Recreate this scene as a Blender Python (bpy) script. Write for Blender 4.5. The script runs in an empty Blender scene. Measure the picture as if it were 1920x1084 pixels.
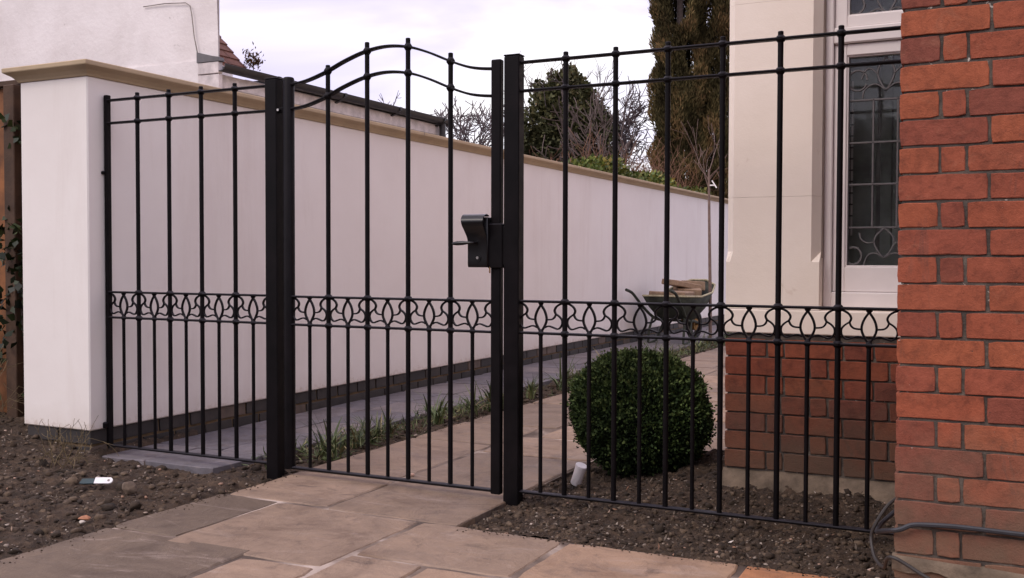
import bpy, math, random
import numpy as np
from mathutils import Vector, noise
R = math.radians
random.seed(7); rng = np.random.default_rng(7)
S = bpy.context.scene
COL = S.collection

# ------------------------------------------------------------------ helpers
class MB:
    def __init__(s): s.v=[]; s.f=[]; s.c=[]
    def add(s, vs, fs, c=0.5):
        o=len(s.v); s.v+= [tuple(p) for p in vs]
        for f in fs: s.f.append(tuple(i+o for i in f)); s.c.append(c)
        return s
    def box(s, x0,x1,y0,y1,z0,z1,c=.5):
        return s.add([(x0,y0,z0),(x1,y0,z0),(x1,y1,z0),(x0,y1,z0),(x0,y0,z1),(x1,y0,z1),(x1,y1,z1),(x0,y1,z1)],
            [(0,3,2,1),(4,5,6,7),(0,1,5,4),(1,2,6,5),(2,3,7,6),(3,0,4,7)],c)
    def bbox(s,x0,x1,y0,y1,z0,z1,b=.002,c=.5):
        """box with chamfered edges"""
        b=min(b,(x1-x0)*.4,(y1-y0)*.4,(z1-z0)*.4)
        V=[];F=[]
        idx={}
        for ix,X in enumerate((x0,x1)):
            for iy,Y in enumerate((y0,y1)):
                for iz,Z in enumerate((z0,z1)):
                    sx,sy,sz=[1 if k==0 else -1 for k in (ix,iy,iz)]
                    for a,(p) in enumerate([(X,Y+sy*b,Z+sz*b),(X+sx*b,Y,Z+sz*b),(X+sx*b,Y+sy*b,Z)]):
                        idx[ix,iy,iz,a]=len(V);V.append(p)
        g=lambda ix,iy,iz,a: idx[ix,iy,iz,a]
        def q(l): F.append(tuple(l))
        for ix in (0,1):
            l=[g(ix,0,0,0),g(ix,1,0,0),g(ix,1,1,0),g(ix,0,1,0)]; q(l if ix else l[::-1])
        for iy in (0,1):
            l=[g(0,iy,0,1),g(1,iy,0,1),g(1,iy,1,1),g(0,iy,1,1)]; q(l[::-1] if iy else l)
        for iz in (0,1):
            l=[g(0,0,iz,2),g(1,0,iz,2),g(1,1,iz,2),g(0,1,iz,2)]; q(l if iz else l[::-1])
        for iy in (0,1):
            for iz in (0,1):
                l=[g(0,iy,iz,1),g(1,iy,iz,1),g(1,iy,iz,2),g(0,iy,iz,2)]; q(l if (iy+iz)%2 else l[::-1])
        for ix in (0,1):
            for iz in (0,1):
                l=[g(ix,0,iz,0),g(ix,1,iz,0),g(ix,1,iz,2),g(ix,0,iz,2)]; q(l)
        for ix in (0,1):
            for iy in (0,1):
                l=[g(ix,iy,0,0),g(ix,iy,1,0),g(ix,iy,1,1),g(ix,iy,0,1)]; q(l)
        for ix in (0,1):
            for iy in (0,1):
                for iz in (0,1):
                    q([g(ix,iy,iz,0),g(ix,iy,iz,1),g(ix,iy,iz,2)])
        return s.add(V,F,c)
    def prism(s, prof, a0, a1, axis='x', c=.5):
        """profile list of (p,q) extruded along axis. x:(y,z) y:(x,z) z:(x,y)"""
        m={'x':lambda p,q,a:(a,p,q),'y':lambda p,q,a:(p,a,q),'z':lambda p,q,a:(p,q,a)}[axis]
        n=len(prof); V=[m(p,q,a0) for p,q in prof]+[m(p,q,a1) for p,q in prof]
        F=[tuple(range(n))[::-1],tuple(range(n,2*n))]+[(i,(i+1)%n,n+(i+1)%n,n+i) for i in range(n)]
        return s.add(V,F,c)
    def tube(s, pts, rad, n=8, c=.5, cap=True, flat=None):
        pts=[Vector(p) for p in pts]; N=len(pts)
        if not hasattr(rad,'__len__'): rad=[rad]*N
        V=[];F=[]; ref=None
        for i,p in enumerate(pts):
            d=(pts[min(i+1,N-1)]-pts[max(i-1,0)])
            if d.length<1e-9: d=Vector((0,0,1))
            d.normalize()
            if ref is None:
                ref=Vector((0,0,1)) if abs(d.z)<.9 else Vector((1,0,0))
            u=ref-d*ref.dot(d)
            if u.length<1e-6: u=d.orthogonal()
            u.normalize(); w=d.cross(u); ref=u
            for k in range(n):
                a=2*math.pi*(k+.5)/n
                V.append(p+u*math.cos(a)*rad[i]+w*math.sin(a)*rad[i])
        for i in range(N-1):
            for k in range(n):
                F.append((i*n+k,i*n+(k+1)%n,(i+1)*n+(k+1)%n,(i+1)*n+k))
        if cap:
            F.append(tuple(range(n))[::-1]); F.append(tuple((N-1)*n+k for k in range(n)))
        return s.add(V,F,c)
    def lathe(s, prof, cx,cy, n=14, c=.5):
        """prof [(r,z)] about vertical axis"""
        V=[];F=[];N=len(prof)
        for r,z in prof:
            for k in range(n):
                a=2*math.pi*k/n; V.append((cx+r*math.cos(a),cy+r*math.sin(a),z))
        for i in range(N-1):
            for k in range(n): F.append((i*n+k,i*n+(k+1)%n,(i+1)*n+(k+1)%n,(i+1)*n+k))
        F.append(tuple(range(n))[::-1]); F.append(tuple((N-1)*n+k for k in range(n)))
        return s.add(V,F,c)
    def ribbon(s, pts, y0,y1, t):
        """flat strip in xz plane following pts, thickness t"""
        n=len(pts); L=[];Rr=[]
        for i,(x,z) in enumerate(pts):
            a=pts[max(i-1,0)]; b=pts[min(i+1,n-1)]
            dx,dz=b[0]-a[0],b[1]-a[1]; l=math.hypot(dx,dz) or 1
            nx,nz=-dz/l*t/2,dx/l*t/2
            L.append((x+nx,z+nz)); Rr.append((x-nx,z-nz))
        e=t*.25
        V=[];F=[]
        for i in range(n):
            (a,b),(c_,d)=L[i],Rr[i]
            mx,mz=(a+c_)/2,(b+d)/2
            k=.55
            V+=[(a,y0+e,b),(mx+(a-mx)*k,y0,mz+(b-mz)*k),(mx+(c_-mx)*k,y0,mz+(d-mz)*k),(c_,y0+e,d),
                (c_,y1-e,d),(mx+(c_-mx)*k,y1,mz+(d-mz)*k),(mx+(a-mx)*k,y1,mz+(b-mz)*k),(a,y1-e,b)]
        for i in range(n-1):
            for k in range(8): F.append((i*8+k,i*8+(k+1)%8,(i+1)*8+(k+1)%8,(i+1)*8+k))
        F.append(tuple(range(8))[::-1]); F.append(tuple((n-1)*8+k for k in range(8)))
        return s.add(V,F)
    def build(s, name, mat, parent=None, smooth=False, sharp=None):
        me=bpy.data.meshes.new(name); me.from_pydata(s.v,[],s.f)
        me.validate()
        if len(me.polygons)==len(s.c):
            at=me.attributes.new('Col','FLOAT','FACE'); at.data.foreach_set('value',np.array(s.c,'f'))
        if mat: me.materials.append(mat)
        if smooth:
            me.polygons.foreach_set('use_smooth',[True]*len(me.polygons))
        me.update()
        o=bpy.data.objects.new(name,me); COL.objects.link(o)
        if smooth:
            try: me.set_sharp_from_angle(angle=R(sharp or 40))
            except Exception: pass
        if parent: o.parent=parent; o.matrix_parent_inverse=Vector_inv(parent)
        return o
def Vector_inv(parent):
    bpy.context.view_layer.update()
    return parent.matrix_world.inverted()
def tag(o,label=None,cat=None,group=None,kind=None):
    if label: o['label']=label
    if cat: o['category']=cat
    if group: o['group']=group
    if kind: o['kind']=kind
    return o
def empty(name,loc,label,cat,group=None,kind=None):
    o=bpy.data.objects.new(name,None); o.location=loc; o.empty_display_size=.1; COL.objects.link(o)
    return tag(o,label,cat,group,kind)
def npmesh(name,V,F,mat,col=None,parent=None,smooth=False):
    """V (n,3), F (m,4) arrays"""
    me=bpy.data.meshes.new(name)
    me.vertices.add(len(V)); me.vertices.foreach_set('co',V.astype('f').ravel())
    k=F.shape[1]
    me.loops.add(F.size); me.loops.foreach_set('vertex_index',F.astype('i').ravel())
    me.polygons.add(len(F)); me.polygons.foreach_set('loop_start',np.arange(0,F.size,k,dtype='i'))
    try: me.polygons.foreach_set('loop_total',np.full(len(F),k,'i'))
    except Exception: pass
    if col is not None:
        at=me.attributes.new('Col','FLOAT','FACE'); at.data.foreach_set('value',col.astype('f'))
    me.materials.append(mat); me.update(calc_edges=True); me.validate()
    if smooth: me.polygons.foreach_set('use_smooth',[True]*len(me.polygons))
    o=bpy.data.objects.new(name,me); COL.objects.link(o)
    if parent: o.parent=parent; o.matrix_parent_inverse=Vector_inv(parent)
    return o
def unit(a): return a/np.maximum(np.linalg.norm(a,axis=1,keepdims=True),1e-9)
def leaves(name,P,N,length,width,mat,parent=None,col=None,jit=.7,fold=.15):
    """one folded rhombic leaf per point: P position, N main direction"""
    n=len(P); d=unit(N+rng.normal(size=(n,3))*jit)
    r=unit(np.cross(d,rng.normal(size=(n,3)))); up=np.cross(r,d)
    L=(length*rng.uniform(.6,1.25,(n,1))); W=width*rng.uniform(.7,1.2,(n,1))
    a=P; b=P+d*L*.5+r*W*.5+up*L*fold; c=P+d*L; e=P+d*L*.5-r*W*.5+up*L*fold
    V=np.stack([a,b,c,e],1).reshape(-1,3); F=np.arange(4*n).reshape(n,4)
    if col is None: col=rng.uniform(0,1,n)
    return npmesh(name,V,F,mat,col,parent)

# ------------------------------------------------------------------ materials
def newmat(name):
    m=bpy.data.materials.new(name); m.use_nodes=True; nt=m.node_tree
    b=nt.nodes['Principled BSDF']; return m,nt,b
def N(nt,t,**k):
    n=nt.nodes.new(t)
    for a,v in k.items():
        if a in n.inputs: n.inputs[a].default_value=v
        else: setattr(n,a,v)
    return n
def ramp(nt,src,stops,interp='LINEAR'):
    r=nt.nodes.new('ShaderNodeValToRGB'); r.color_ramp.interpolation=interp
    e=r.color_ramp.elements
    while len(e)<len(stops): e.new(.5)
    for i,(p,c) in enumerate(stops): e[i].position=p; e[i].color=(*c,1) if len(c)==3 else c
    nt.links.new(src,r.inputs[0]); return r.outputs[0]
def tex(nt,scale,detail=6,rough=.6,dist=0,sc=None):
    g=N(nt,'ShaderNodeNewGeometry'); src=g.outputs['Position']
    if sc:
        mp=N(nt,'ShaderNodeMapping'); mp.inputs['Scale'].default_value=sc; nt.links.new(src,mp.inputs[0]); src=mp.outputs[0]
    n=N(nt,'ShaderNodeTexNoise'); n.inputs['Scale'].default_value=scale; n.inputs['Detail'].default_value=detail
    n.inputs['Roughness'].default_value=rough; n.inputs['Distortion'].default_value=dist
    nt.links.new(src,n.inputs['Vector']); return n.outputs['Fac']
def mix(nt,a,b,f,mode='MIX'):
    m=nt.nodes.new('ShaderNodeMix'); m.data_type='RGBA'; m.blend_type=mode
    for k,v in ((6,a),(7,b),(0,f)):
        if hasattr(v,'is_linked') or hasattr(v,'links'): nt.links.new(v,m.inputs[k])
        elif k==0: m.inputs[0].default_value=v
        else: m.inputs[k].default_value=(*v,1)
    return m.outputs[2]
def bump(nt,b,src,strength=.3,dist=.01,prev=None):
    n=nt.nodes.new('ShaderNodeBump'); n.inputs['Strength'].default_value=strength; n.inputs['Distance'].default_value=dist
    nt.links.new(src,n.inputs['Height'])
    if prev: nt.links.new(prev,n.inputs['Normal'])
    nt.links.new(n.outputs[0],b.inputs['Normal']); return n.outputs[0]
def attr(nt): 
    a=nt.nodes.new('ShaderNodeAttribute'); a.attribute_name='Col'; return a.outputs['Fac']
def zpos(nt,lo,hi,axis=2):
    g=N(nt,'ShaderNodeNewGeometry'); s=N(nt,'ShaderNodeSeparateXYZ'); nt.links.new(g.outputs['Position'],s.inputs[0])
    m=N(nt,'ShaderNodeMapRange'); nt.links.new(s.outputs[axis],m.inputs[0]); m.inputs[1].default_value=lo; m.inputs[2].default_value=hi
    return m.outputs[0]
def math_(nt,op,a,b):
    m=nt.nodes.new('ShaderNodeMath'); m.operation=op
    for i,v in enumerate((a,b)):
        if hasattr(v,'links'): nt.links.new(v,m.inputs[i])
        else: m.inputs[i].default_value=v
    return m.outputs[0]
def simple(name,color,rough=.6,metal=0,var=.15,scale=20,bs=.15,bd=.003):
    m,nt,b=newmat(name)
    c=ramp(nt,tex(nt,scale),[(.3,tuple(x*(1-var) for x in color)),(.7,tuple(min(1,x*(1+var)) for x in color))])
    nt.links.new(c,b.inputs['Base Color']); b.inputs['Roughness'].default_value=rough; b.inputs['Metallic'].default_value=metal
    if bs: bump(nt,b,tex(nt,scale*6,4),bs,bd)
    return m
def leafmat(name,stops,rough=.5,spec=.3):
    m,nt,b=newmat(name)
    c=ramp(nt,attr(nt),stops); c=mix(nt,c,ramp(nt,tex(nt,1.3,3),[(.35,(.55,.5,.5)),(.65,(1.2,1.2,1.1))]),1.0,'MULTIPLY')
    nt.links.new(c,b.inputs['Base Color']); b.inputs['Roughness'].default_value=rough
    b.inputs['Specular IOR Level'].default_value=spec
    return m
M={}
# black painted iron
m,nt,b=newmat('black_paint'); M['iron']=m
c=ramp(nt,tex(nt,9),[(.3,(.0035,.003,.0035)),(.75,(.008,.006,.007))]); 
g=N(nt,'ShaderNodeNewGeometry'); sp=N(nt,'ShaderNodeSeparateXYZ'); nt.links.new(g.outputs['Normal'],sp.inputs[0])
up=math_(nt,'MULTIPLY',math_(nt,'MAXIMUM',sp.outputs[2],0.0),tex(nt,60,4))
c=mix(nt,c,(.05,.047,.058),up)  # bluish-grey sky highlight plus dust, mixed into the colour of up-facing faces
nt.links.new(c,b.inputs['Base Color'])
nt.links.new(ramp(nt,tex(nt,30),[(.3,(.38,)*3),(.7,(.55,)*3)]),b.inputs['Roughness'])
bump(nt,b,tex(nt,120,3),.12,.002)
b.inputs['Specular IOR Level'].default_value=.10
M['iron_gloss']=simple('gloss_black_cover',(.004,.0035,.0045),.3,0,.1,20,0)
# new white render
m,nt,b=newmat('white_render'); M['render']=m
c=ramp(nt,tex(nt,1.4,6,.6),[(.3,(.76,.705,.67)),(.55,(.80,.75,.715)),(.75,(.82,.775,.74))])
low=ramp(nt,math_(nt,'ADD',zpos(nt,.1,.55),math_(nt,'MULTIPLY',tex(nt,8,5),.45)),[(.2,(.86,.83,.80)),(.55,(1,1,1))])
c=mix(nt,c,low,.7,'MULTIPLY')
st=ramp(nt,tex(nt,3.2,6,.7,.3,(1,1,.12)),[(.52,(1,1,1)),(.74,(.90,.875,.86))])
c=mix(nt,c,st,.8,'MULTIPLY')
spl=ramp(nt,math_(nt,'ADD',zpos(nt,.12,.34),math_(nt,'MULTIPLY',tex(nt,30,5,.7),.9)),[(.38,(.70,.62,.55)),(.60,(1,1,1))])
c=mix(nt,c,spl,.6,'MULTIPLY')
nt.links.new(c,b.inputs['Base Color']); b.inputs['Roughness'].default_value=.92
n1=bump(nt,b,tex(nt,7,3),.10,.02); bump(nt,b,tex(nt,260,3),.22,.002,n1)
# old lumpy render
m,nt,b=newmat('old_render'); M['oldrender']=m
c=ramp(nt,tex(nt,2.2,8,.68,.4),[(.20,(.45,.40,.38)),(.36,(.70,.645,.63)),(.6,(.79,.74,.73))])
spots=ramp(nt,tex(nt,9,4,.7),[(.26,(.35,.32,.3)),(.33,(1,1,1))]); c=mix(nt,c,spots,.5,'MULTIPLY')
nt.links.new(c,b.inputs['Base Color']); b.inputs['Roughness'].default_value=.9
n1=bump(nt,b,tex(nt,3,5,.5),.28,.05); bump(nt,b,tex(nt,40,5),.4,.006,n1)
# coping
M['coping']=simple('buff_coping',(.44,.335,.215),.85,0,.10,5,.25,.003)
# cream painted stone
m,nt,b=newmat('cream_stone'); M['stone']=m
c=ramp(nt,tex(nt,2.5,7,.65),[(.3,(.78,.675,.575)),(.7,(.84,.74,.645))])
c=mix(nt,c,ramp(nt,tex(nt,7,6,.7,.5),[(.66,(1,1,1)),(.76,(.62,.50,.40))]),.55,'MULTIPLY')
nt.links.new(c,b.inputs['Base Color']); b.inputs['Roughness'].default_value=.8
n1=bump(nt,b,tex(nt,12,5),.25,.008); bump(nt,b,tex(nt,160,3),.25,.002,n1)
M['stone_dark']=simple('dark_stone',(.42,.335,.275),.85,0,.15,9,.3,.004)  # darker brown stone tone, laid on the window reveal
M['frame']=simple('white_window_paint',(.76,.69,.665),.5,0,.05,6,.06,.002)
# brick
def brickmat(name,dirty_lo,dirty_hi,dark=1.0,dirt=(.15,.115,.07)):
    m,nt,b=newmat(name)
    a=attr(nt)
    c=ramp(nt,a,[(0,(.18,.048,.029)),(.2,(.235,.057,.030)),(.5,(.28,.069,.031)),(.75,(.31,.082,.034)),(.92,(.25,.062,.031)),(1,(.16,.045,.030))])
    c=mix(nt,c,ramp(nt,tex(nt,14,7,.7,.6),[(.25,(.45,.42,.42)),(.5,(1,1,1)),(.75,(1.3,1.35,1.4))]),.85,'MULTIPLY')
    c=mix(nt,c,ramp(nt,tex(nt,38,6,.75,.4),[(.30,(.55,.5,.5)),(.48,(1,1,1)),(.7,(1.22,1.25,1.3))]),.7,'MULTIPLY')
    c=mix(nt,c,(.05,.03,.025),ramp(nt,tex(nt,90,4,.6),[(.22,(.8,)*3),(.30,(0,)*3)]))
    streak=ramp(nt,tex(nt,5,5,.7,1.2,(2.2,1,.5)),[(.62,(0,0,0)),(.74,(.6,.6,.6))])
    c=mix(nt,c,(.085,.045,.036),streak)
    pale=ramp(nt,tex(nt,8,7,.75,.8),[(.58,(0,0,0)),(.75,(.35,.35,.35))]); c=mix(nt,c,(.42,.20,.12),pale)
    z=math_(nt,'ADD',zpos(nt,dirty_lo,dirty_hi),math_(nt,'MULTIPLY',math_(nt,'SUBTRACT',tex(nt,6,6),.5),1.1))
    c=mix(nt,dirt,c,ramp(nt,z,[(.1,(.25,)*3),(.9,(1,)*3)]))
    sp=ramp(nt,tex(nt,120,2,.5),[(.76,(0,0,0)),(.82,(.25,.25,.25))]); c=mix(nt,c,(.5,.42,.35),sp)
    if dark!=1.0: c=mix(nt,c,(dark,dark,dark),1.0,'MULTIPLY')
    nt.links.new(c,b.inputs['Base Color']); b.inputs['Roughness'].default_value=.88
    n1=bump(nt,b,tex(nt,40,7,.75),.55,.007); bump(nt,b,tex(nt,200,3),.5,.003,n1)
    return m
M['brick']=brickmat('red_brick',.05,.62,1.0,(.135,.098,.062))
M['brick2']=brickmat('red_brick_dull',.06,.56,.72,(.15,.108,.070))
m,nt,b=newmat('mortar'); M['mortar']=m
c=ramp(nt,tex(nt,10,8,.7),[(.3,(.035,.028,.024)),(.5,(.075,.060,.050)),(.75,(.20,.165,.13))])
c=mix(nt,c,(.6,.55,.48),ramp(nt,tex(nt,26,5,.6,.5),[(.66,(0,0,0)),(.70,(.8,.8,.8))]))
nt.links.new(c,b.inputs['Base Color']); b.inputs['Roughness'].default_value=.95; bump(nt,b,tex(nt,60,6),.8,.008)
M['footing']=simple('plaster_footing',(.155,.115,.080),.95,0,.6,9,.6,.01)
# blue plinth brick
m,nt,b=newmat('blue_brick'); M['blue']=m
c=ramp(nt,attr(nt),[(0,(.022,.020,.021)),(.9,(.045,.038,.036)),(1,(.10,.075,.062))])
c=mix(nt,c,ramp(nt,tex(nt,12,6),[(.3,(.7,.7,.7)),(.75,(1.5,1.4,1.3))]),1.0,'MULTIPLY')
nt.links.new(c,b.inputs['Base Color']); b.inputs['Roughness'].default_value=.7; bump(nt,b,tex(nt,80,4),.3,.003)
M['sandmortar']=simple('sand_mortar',(.15,.10,.055),.95,0,.3,20,.5,.004)
# sandstone paving
def pavemat(name,stops,tint,rough=.62):
    m,nt,b=newmat(name)
    c=ramp(nt,attr(nt),stops)
    c=mix(nt,c,ramp(nt,tex(nt,2.6,8,.68,1.2),[(.28,(.52,.46,.43)),(.5,(1,1,1)),(.75,(1.3,1.28,1.25))]),.95,'MULTIPLY')
    c=mix(nt,c,ramp(nt,tex(nt,16,7,.75,.5),[(.25,(.72,.7,.7)),(.6,(1.05,1.05,1.05))]),.7,'MULTIPLY')
    dust=ramp(nt,tex(nt,3.3,7,.75,2.,(.6,1.6,1)),[(.57,(0,0,0)),(.72,(.5,.5,.5))]); c=mix(nt,c,tint,dust)
    c=mix(nt,c,(.09,.06,.045),ramp(nt,tex(nt,9,6,.7,.6),[(.56,(0,0,0)),(.70,(.65,.65,.65))]))
    c=mix(nt,c,(.10,.075,.06),ramp(nt,tex(nt,1.7,8,.75,1.5),[(.55,(0,0,0)),(.70,(.45,.45,.45))]))
    spk=ramp(nt,tex(nt,70,3,.5),[(.73,(0,0,0)),(.78,(.55,)*3)]); c=mix(nt,c,(.55,.48,.42),spk)
    nt.links.new(c,b.inputs['Base Color'])
    nt.links.new(ramp(nt,tex(nt,4,5),[(.3,(rough-.14,)*3),(.7,(rough+.18,)*3)]),b.inputs['Roughness'])
    n1=bump(nt,b,tex(nt,7,8,.68,1.0,(1,.7,1)),.6,.02); bump(nt,b,tex(nt,90,5),.4,.004,n1)
    return m
M['pave']=pavemat('sandstone',[(0,(.120,.086,.060)),(.3,(.205,.142,.098)),(.6,(.295,.205,.143)),(.85,(.36,.225,.138)),(1,(.45,.19,.08))],(.42,.33,.28))
M['grey']=pavemat('blue_grey_stone',[(0,(.13,.12,.135)),(.5,(.165,.15,.165)),(1,(.21,.18,.175))],(.30,.24,.20))
m,nt,b=newmat('joint_mortar'); M['joint']=m
c=ramp(nt,tex(nt,2.2,6,.6,.5),[(.40,(.075,.052,.040)),(.52,(.19,.14,.11)),(.62,(.48,.39,.33))]); nt.links.new(c,b.inputs['Base Color']); b.inputs['Roughness'].default_value=.95; bump(nt,b,tex(nt,50,6),.6,.006)
# soil
m,nt,b=newmat('soil'); M['soil']=m
c=ramp(nt,tex(nt,7,9,.75),[(.25,(.020,.012,.007)),(.5,(.057,.036,.022)),(.75,(.13,.088,.056))])
c=mix(nt,c,ramp(nt,tex(nt,45,6,.7),[(.3,(.4,.4,.4)),(.65,(1.4,1.35,1.3))]),1.0,'MULTIPLY')
c=mix(nt,c,(.42,.36,.30),ramp(nt,tex(nt,85,2,.4),[(.72,(0,0,0)),(.76,(.8,)*3)]))
nt.links.new(c,b.inputs['Base Color']); b.inputs['Roughness'].default_value=.95
n1=bump(nt,b,tex(nt,35,8,.75),.9,.02); bump(nt,b,tex(nt,150,4),.6,.004,n1)
m,nt,b=newmat('soil_clod'); M['clod']=m
c=ramp(nt,attr(nt),[(0,(.022,.014,.008)),(.6,(.062,.040,.025)),(1,(.14,.097,.063))])
c=mix(nt,c,ramp(nt,tex(nt,60,6),[(.3,(.55,.55,.55)),(.7,(1.3,1.3,1.3))]),1.0,'MULTIPLY')
nt.links.new(c,b.inputs['Base Color']); b.inputs['Roughness'].default_value=.95; bump(nt,b,tex(nt,120,5),.8,.005)
m,nt,b=newmat('pebble'); M['pebble']=m
c=ramp(nt,attr(nt),[(0,(.10,.075,.058)),(.45,(.20,.155,.12)),(.8,(.34,.28,.23)),(.93,(.33,.17,.10)),(1,(.60,.54,.48))])
nt.links.new(c,b.inputs['Base Color']); b.inputs['Roughness'].default_value=.75; bump(nt,b,tex(nt,150,4),.4,.003)
M['yellowstone']=simple('ochre_stone',(.62,.40,.13),.8,0,.3,60,.4,.003)
M['palestone']=simple('pale_stone',(.50,.44,.38),.8,0,.25,60,.4,.003)
M['brownstone']=simple('brown_stone',(.12,.085,.06),.9,0,.3,40,.6,.004)
M['wood']=simple('stained_timber',(.20,.075,.022),.75,0,.45,7,.4,.005)
M['darkwood']=simple('dark_timber',(.06,.03,.015),.8,0,.4,9,.4,.005)
M['tile']=simple('roof_tile',(.17,.075,.05),.85,0,.35,11,.5,.006)
M['lead']=simple('lead_flashing',(.12,.115,.12),.7,0,.25,11,.2,.004)
M['gutter']=simple('black_gutter',(.022,.02,.022),.45,0,.3,11,.1,.003)
M['fascia']=simple('flaking_white_board',(.62,.56,.55),.8,0,.25,13,.4,.004)
M['grime']=simple('grey_soffit',(.25,.22,.20),.9,0,.4,7,.4,.004)
M['bark']=simple('grey_bark',(.115,.085,.075),.9,0,.35,15,.6,.01)
M['bark_far']=simple('distant_bark',(.13,.10,.105),.9,0,.2,3,0)
M['twig']=simple('brown_twigs',(.13,.070,.048),.9,0,.4,3,0)
M['twig_red']=simple('russet_stems',(.20,.10,.06),.9,0,.4,3,0)
M['box']=leafmat('box_leaf',[(0,(.008,.015,.006)),(.45,(.027,.046,.017)),(.78,(.065,.100,.032)),(1,(.11,.145,.05))],.7,.12)
M['boxcore']=simple('box_core',(.006,.009,.004),.9,0,.3,20,.5,.01)
M['cypress']=leafmat('cypress_spray',[(0,(.028,.022,.011)),(.45,(.064,.056,.026)),(.8,(.115,.088,.040)),(1,(.18,.115,.055))],.8,.1)
M['ivy']=leafmat('ivy_leaf',[(0,(.028,.034,.016)),(.5,(.075,.080,.036)),(.85,(.125,.12,.05)),(1,(.17,.13,.07))],.6,.2)
M['hedge']=leafmat('hedge_leaf',[(0,(.05,.08,.018)),(.5,(.13,.18,.04)),(.85,(.24,.25,.06)),(1,(.36,.28,.10))],.55,.3)
M['darkivy']=leafmat('dark_ivy_leaf',[(0,(.006,.012,.004)),(.5,(.018,.03,.010)),(1,(.05,.07,.02))],.5,.3)
M['scrub']=leafmat('withered_leaf',[(0,(.05,.026,.014)),(.5,(.11,.06,.035)),(.85,(.16,.095,.055)),(1,(.10,.11,.035))],.9,.1)
M['blade']=leafmat('strap_leaf',[(0,(.045,.065,.03)),(.5,(.12,.165,.07)),(.85,(.20,.235,.10)),(1,(.33,.28,.15))],.45,.35)
M['steel']=simple('brushed_steel',(.92,.88,.90),.3,.35,.05,60,.05,.001)
M['blackplastic']=simple('black_plastic',(.015,.015,.015),.5,0,.1,30,0)
M['cable']=simple('black_cable',(.025,.026,.032),.45,0,.2,30,0)
M['whiteplastic']=simple('white_plastic',(.80,.78,.78),.4,0,.05,60,0)
M['teal']=simple('dark_teal_plastic',(.006,.03,.038),.45,0,.3,30,0)
M['barrowgreen']=simple('green_barrow_paint',(.030,.036,.024),.75,0,.7,9,.2,.003)
M['rust']=simple('rusty_yellow',(.30,.16,.04),.8,0,.5,30,.4,.003)
M['cementrim']=simple('cement_smeared_rim',(.42,.38,.25),.9,0,.3,25,.4,.003)
M['rubber']=simple('black_rubber',(.02,.02,.02),.8,0,.2,30,.1,.002)
M['buffblock']=simple('buff_block',(.30,.205,.135),.9,0,.2,20,.4,.003)
M['zinc']=simple('zinc_screw',(.55,.52,.5),.35,1,.1,60,0)
M['brass']=simple('brass_key',(.42,.25,.12),.35,1,.1,60,0)
M['darkroom']=simple('dark_room',(.035,.036,.036),.9,0,.3,3,0)
M['curtain']=simple('grey_curtain',(.20,.19,.19),.9,0,.25,8,.3,.01)
M['leadcame']=simple('lead_came',(.11,.10,.10),.55,.1,.2,40,.2,.002)
m,nt,b=newmat('window_glass'); M['glass']=m
b.inputs['Base Color'].default_value=(.80,.82,.82,1); b.inputs['Roughness'].default_value=.04
b.inputs['Transmission Weight'].default_value=1.0; b.inputs['IOR'].default_value=1.33
bump(nt,b,tex(nt,14,2),.03,.004)
M['palecame_glass']=simple('obscure_glass_piece',(.30,.30,.31),.25,0,.3,20,.2,.002)

# ------------------------------------------------------------------ world, sun, camera
w=bpy.data.worlds.new('World'); S.world=w; w.use_nodes=True; nt=w.node_tree
for n in list(nt.nodes): nt.nodes.remove(n)
out=N(nt,'ShaderNodeOutputWorld')
SUN_EL,SUN_AZ=R(42),R(205)      # compass-like rotation of the sky's sun
sky=N(nt,'ShaderNodeTexSky'); sky.sky_type='NISHITA'; sky.sun_disc=False; sky.sun_elevation=SUN_EL; sky.sun_rotation=SUN_AZ
bg1=N(nt,'ShaderNodeBackground'); bg1.inputs[1].default_value=.05; nt.links.new(sky.outputs[0],bg1.inputs[0])
tc=N(nt,'ShaderNodeTexCoord'); sep=N(nt,'ShaderNodeSeparateXYZ'); nt.links.new(tc.outputs['Generated'],sep.inputs[0])
# project direction onto a cloud layer
zz=math_(nt,'ADD',math_(nt,'MAXIMUM',sep.outputs[2],0.0),.16)
dx=math_(nt,'DIVIDE',sep.outputs[0],zz); dy=math_(nt,'DIVIDE',sep.outputs[1],zz)
cb=N(nt,'ShaderNodeCombineXYZ'); nt.links.new(dx,cb.inputs[0]); nt.links.new(dy,cb.inputs[1])
cn=N(nt,'ShaderNodeTexNoise'); cn.inputs['Scale'].default_value=.95; cn.inputs['Detail'].default_value=6; cn.inputs['Roughness'].default_value=.5; cn.inputs['Distortion'].default_value=.35
nt.links.new(cb.outputs[0],cn.inputs['Vector'])
cc=ramp(nt,cn.outputs['Fac'],[(.38,(.62,.51,.74)),(.47,(.78,.67,.84)),(.54,(.95,.86,.92)),(.62,(1.10,1.01,.97))])
bg2=N(nt,'ShaderNodeBackground'); nt.links.new(cc,bg2.inputs[0]); nt.links.new(math_(nt,'ADD',.97,math_(nt,'MULTIPLY',math_(nt,'MAXIMUM',sep.outputs[2],0.0),.62)),bg2.inputs[1])
ad=N(nt,'ShaderNodeAddShader'); nt.links.new(bg1.outputs[0],ad.inputs[0]); nt.links.new(bg2.outputs[0],ad.inputs[1])
nt.links.new(ad.outputs[0],out.inputs[0])
sd=bpy.data.lights.new('sun','SUN'); sd.energy=1.35; sd.angle=R(25); sd.color=(1,.90,.80)
so=bpy.data.objects.new('sun',sd); COL.objects.link(so)
# direction towards the sun
sv=Vector((math.sin(SUN_AZ)*math.cos(SUN_EL), math.cos(SUN_AZ)*math.cos(SUN_EL), math.sin(SUN_EL)))
so.rotation_euler=sv.to_track_quat('Z','Y').to_euler()

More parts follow.
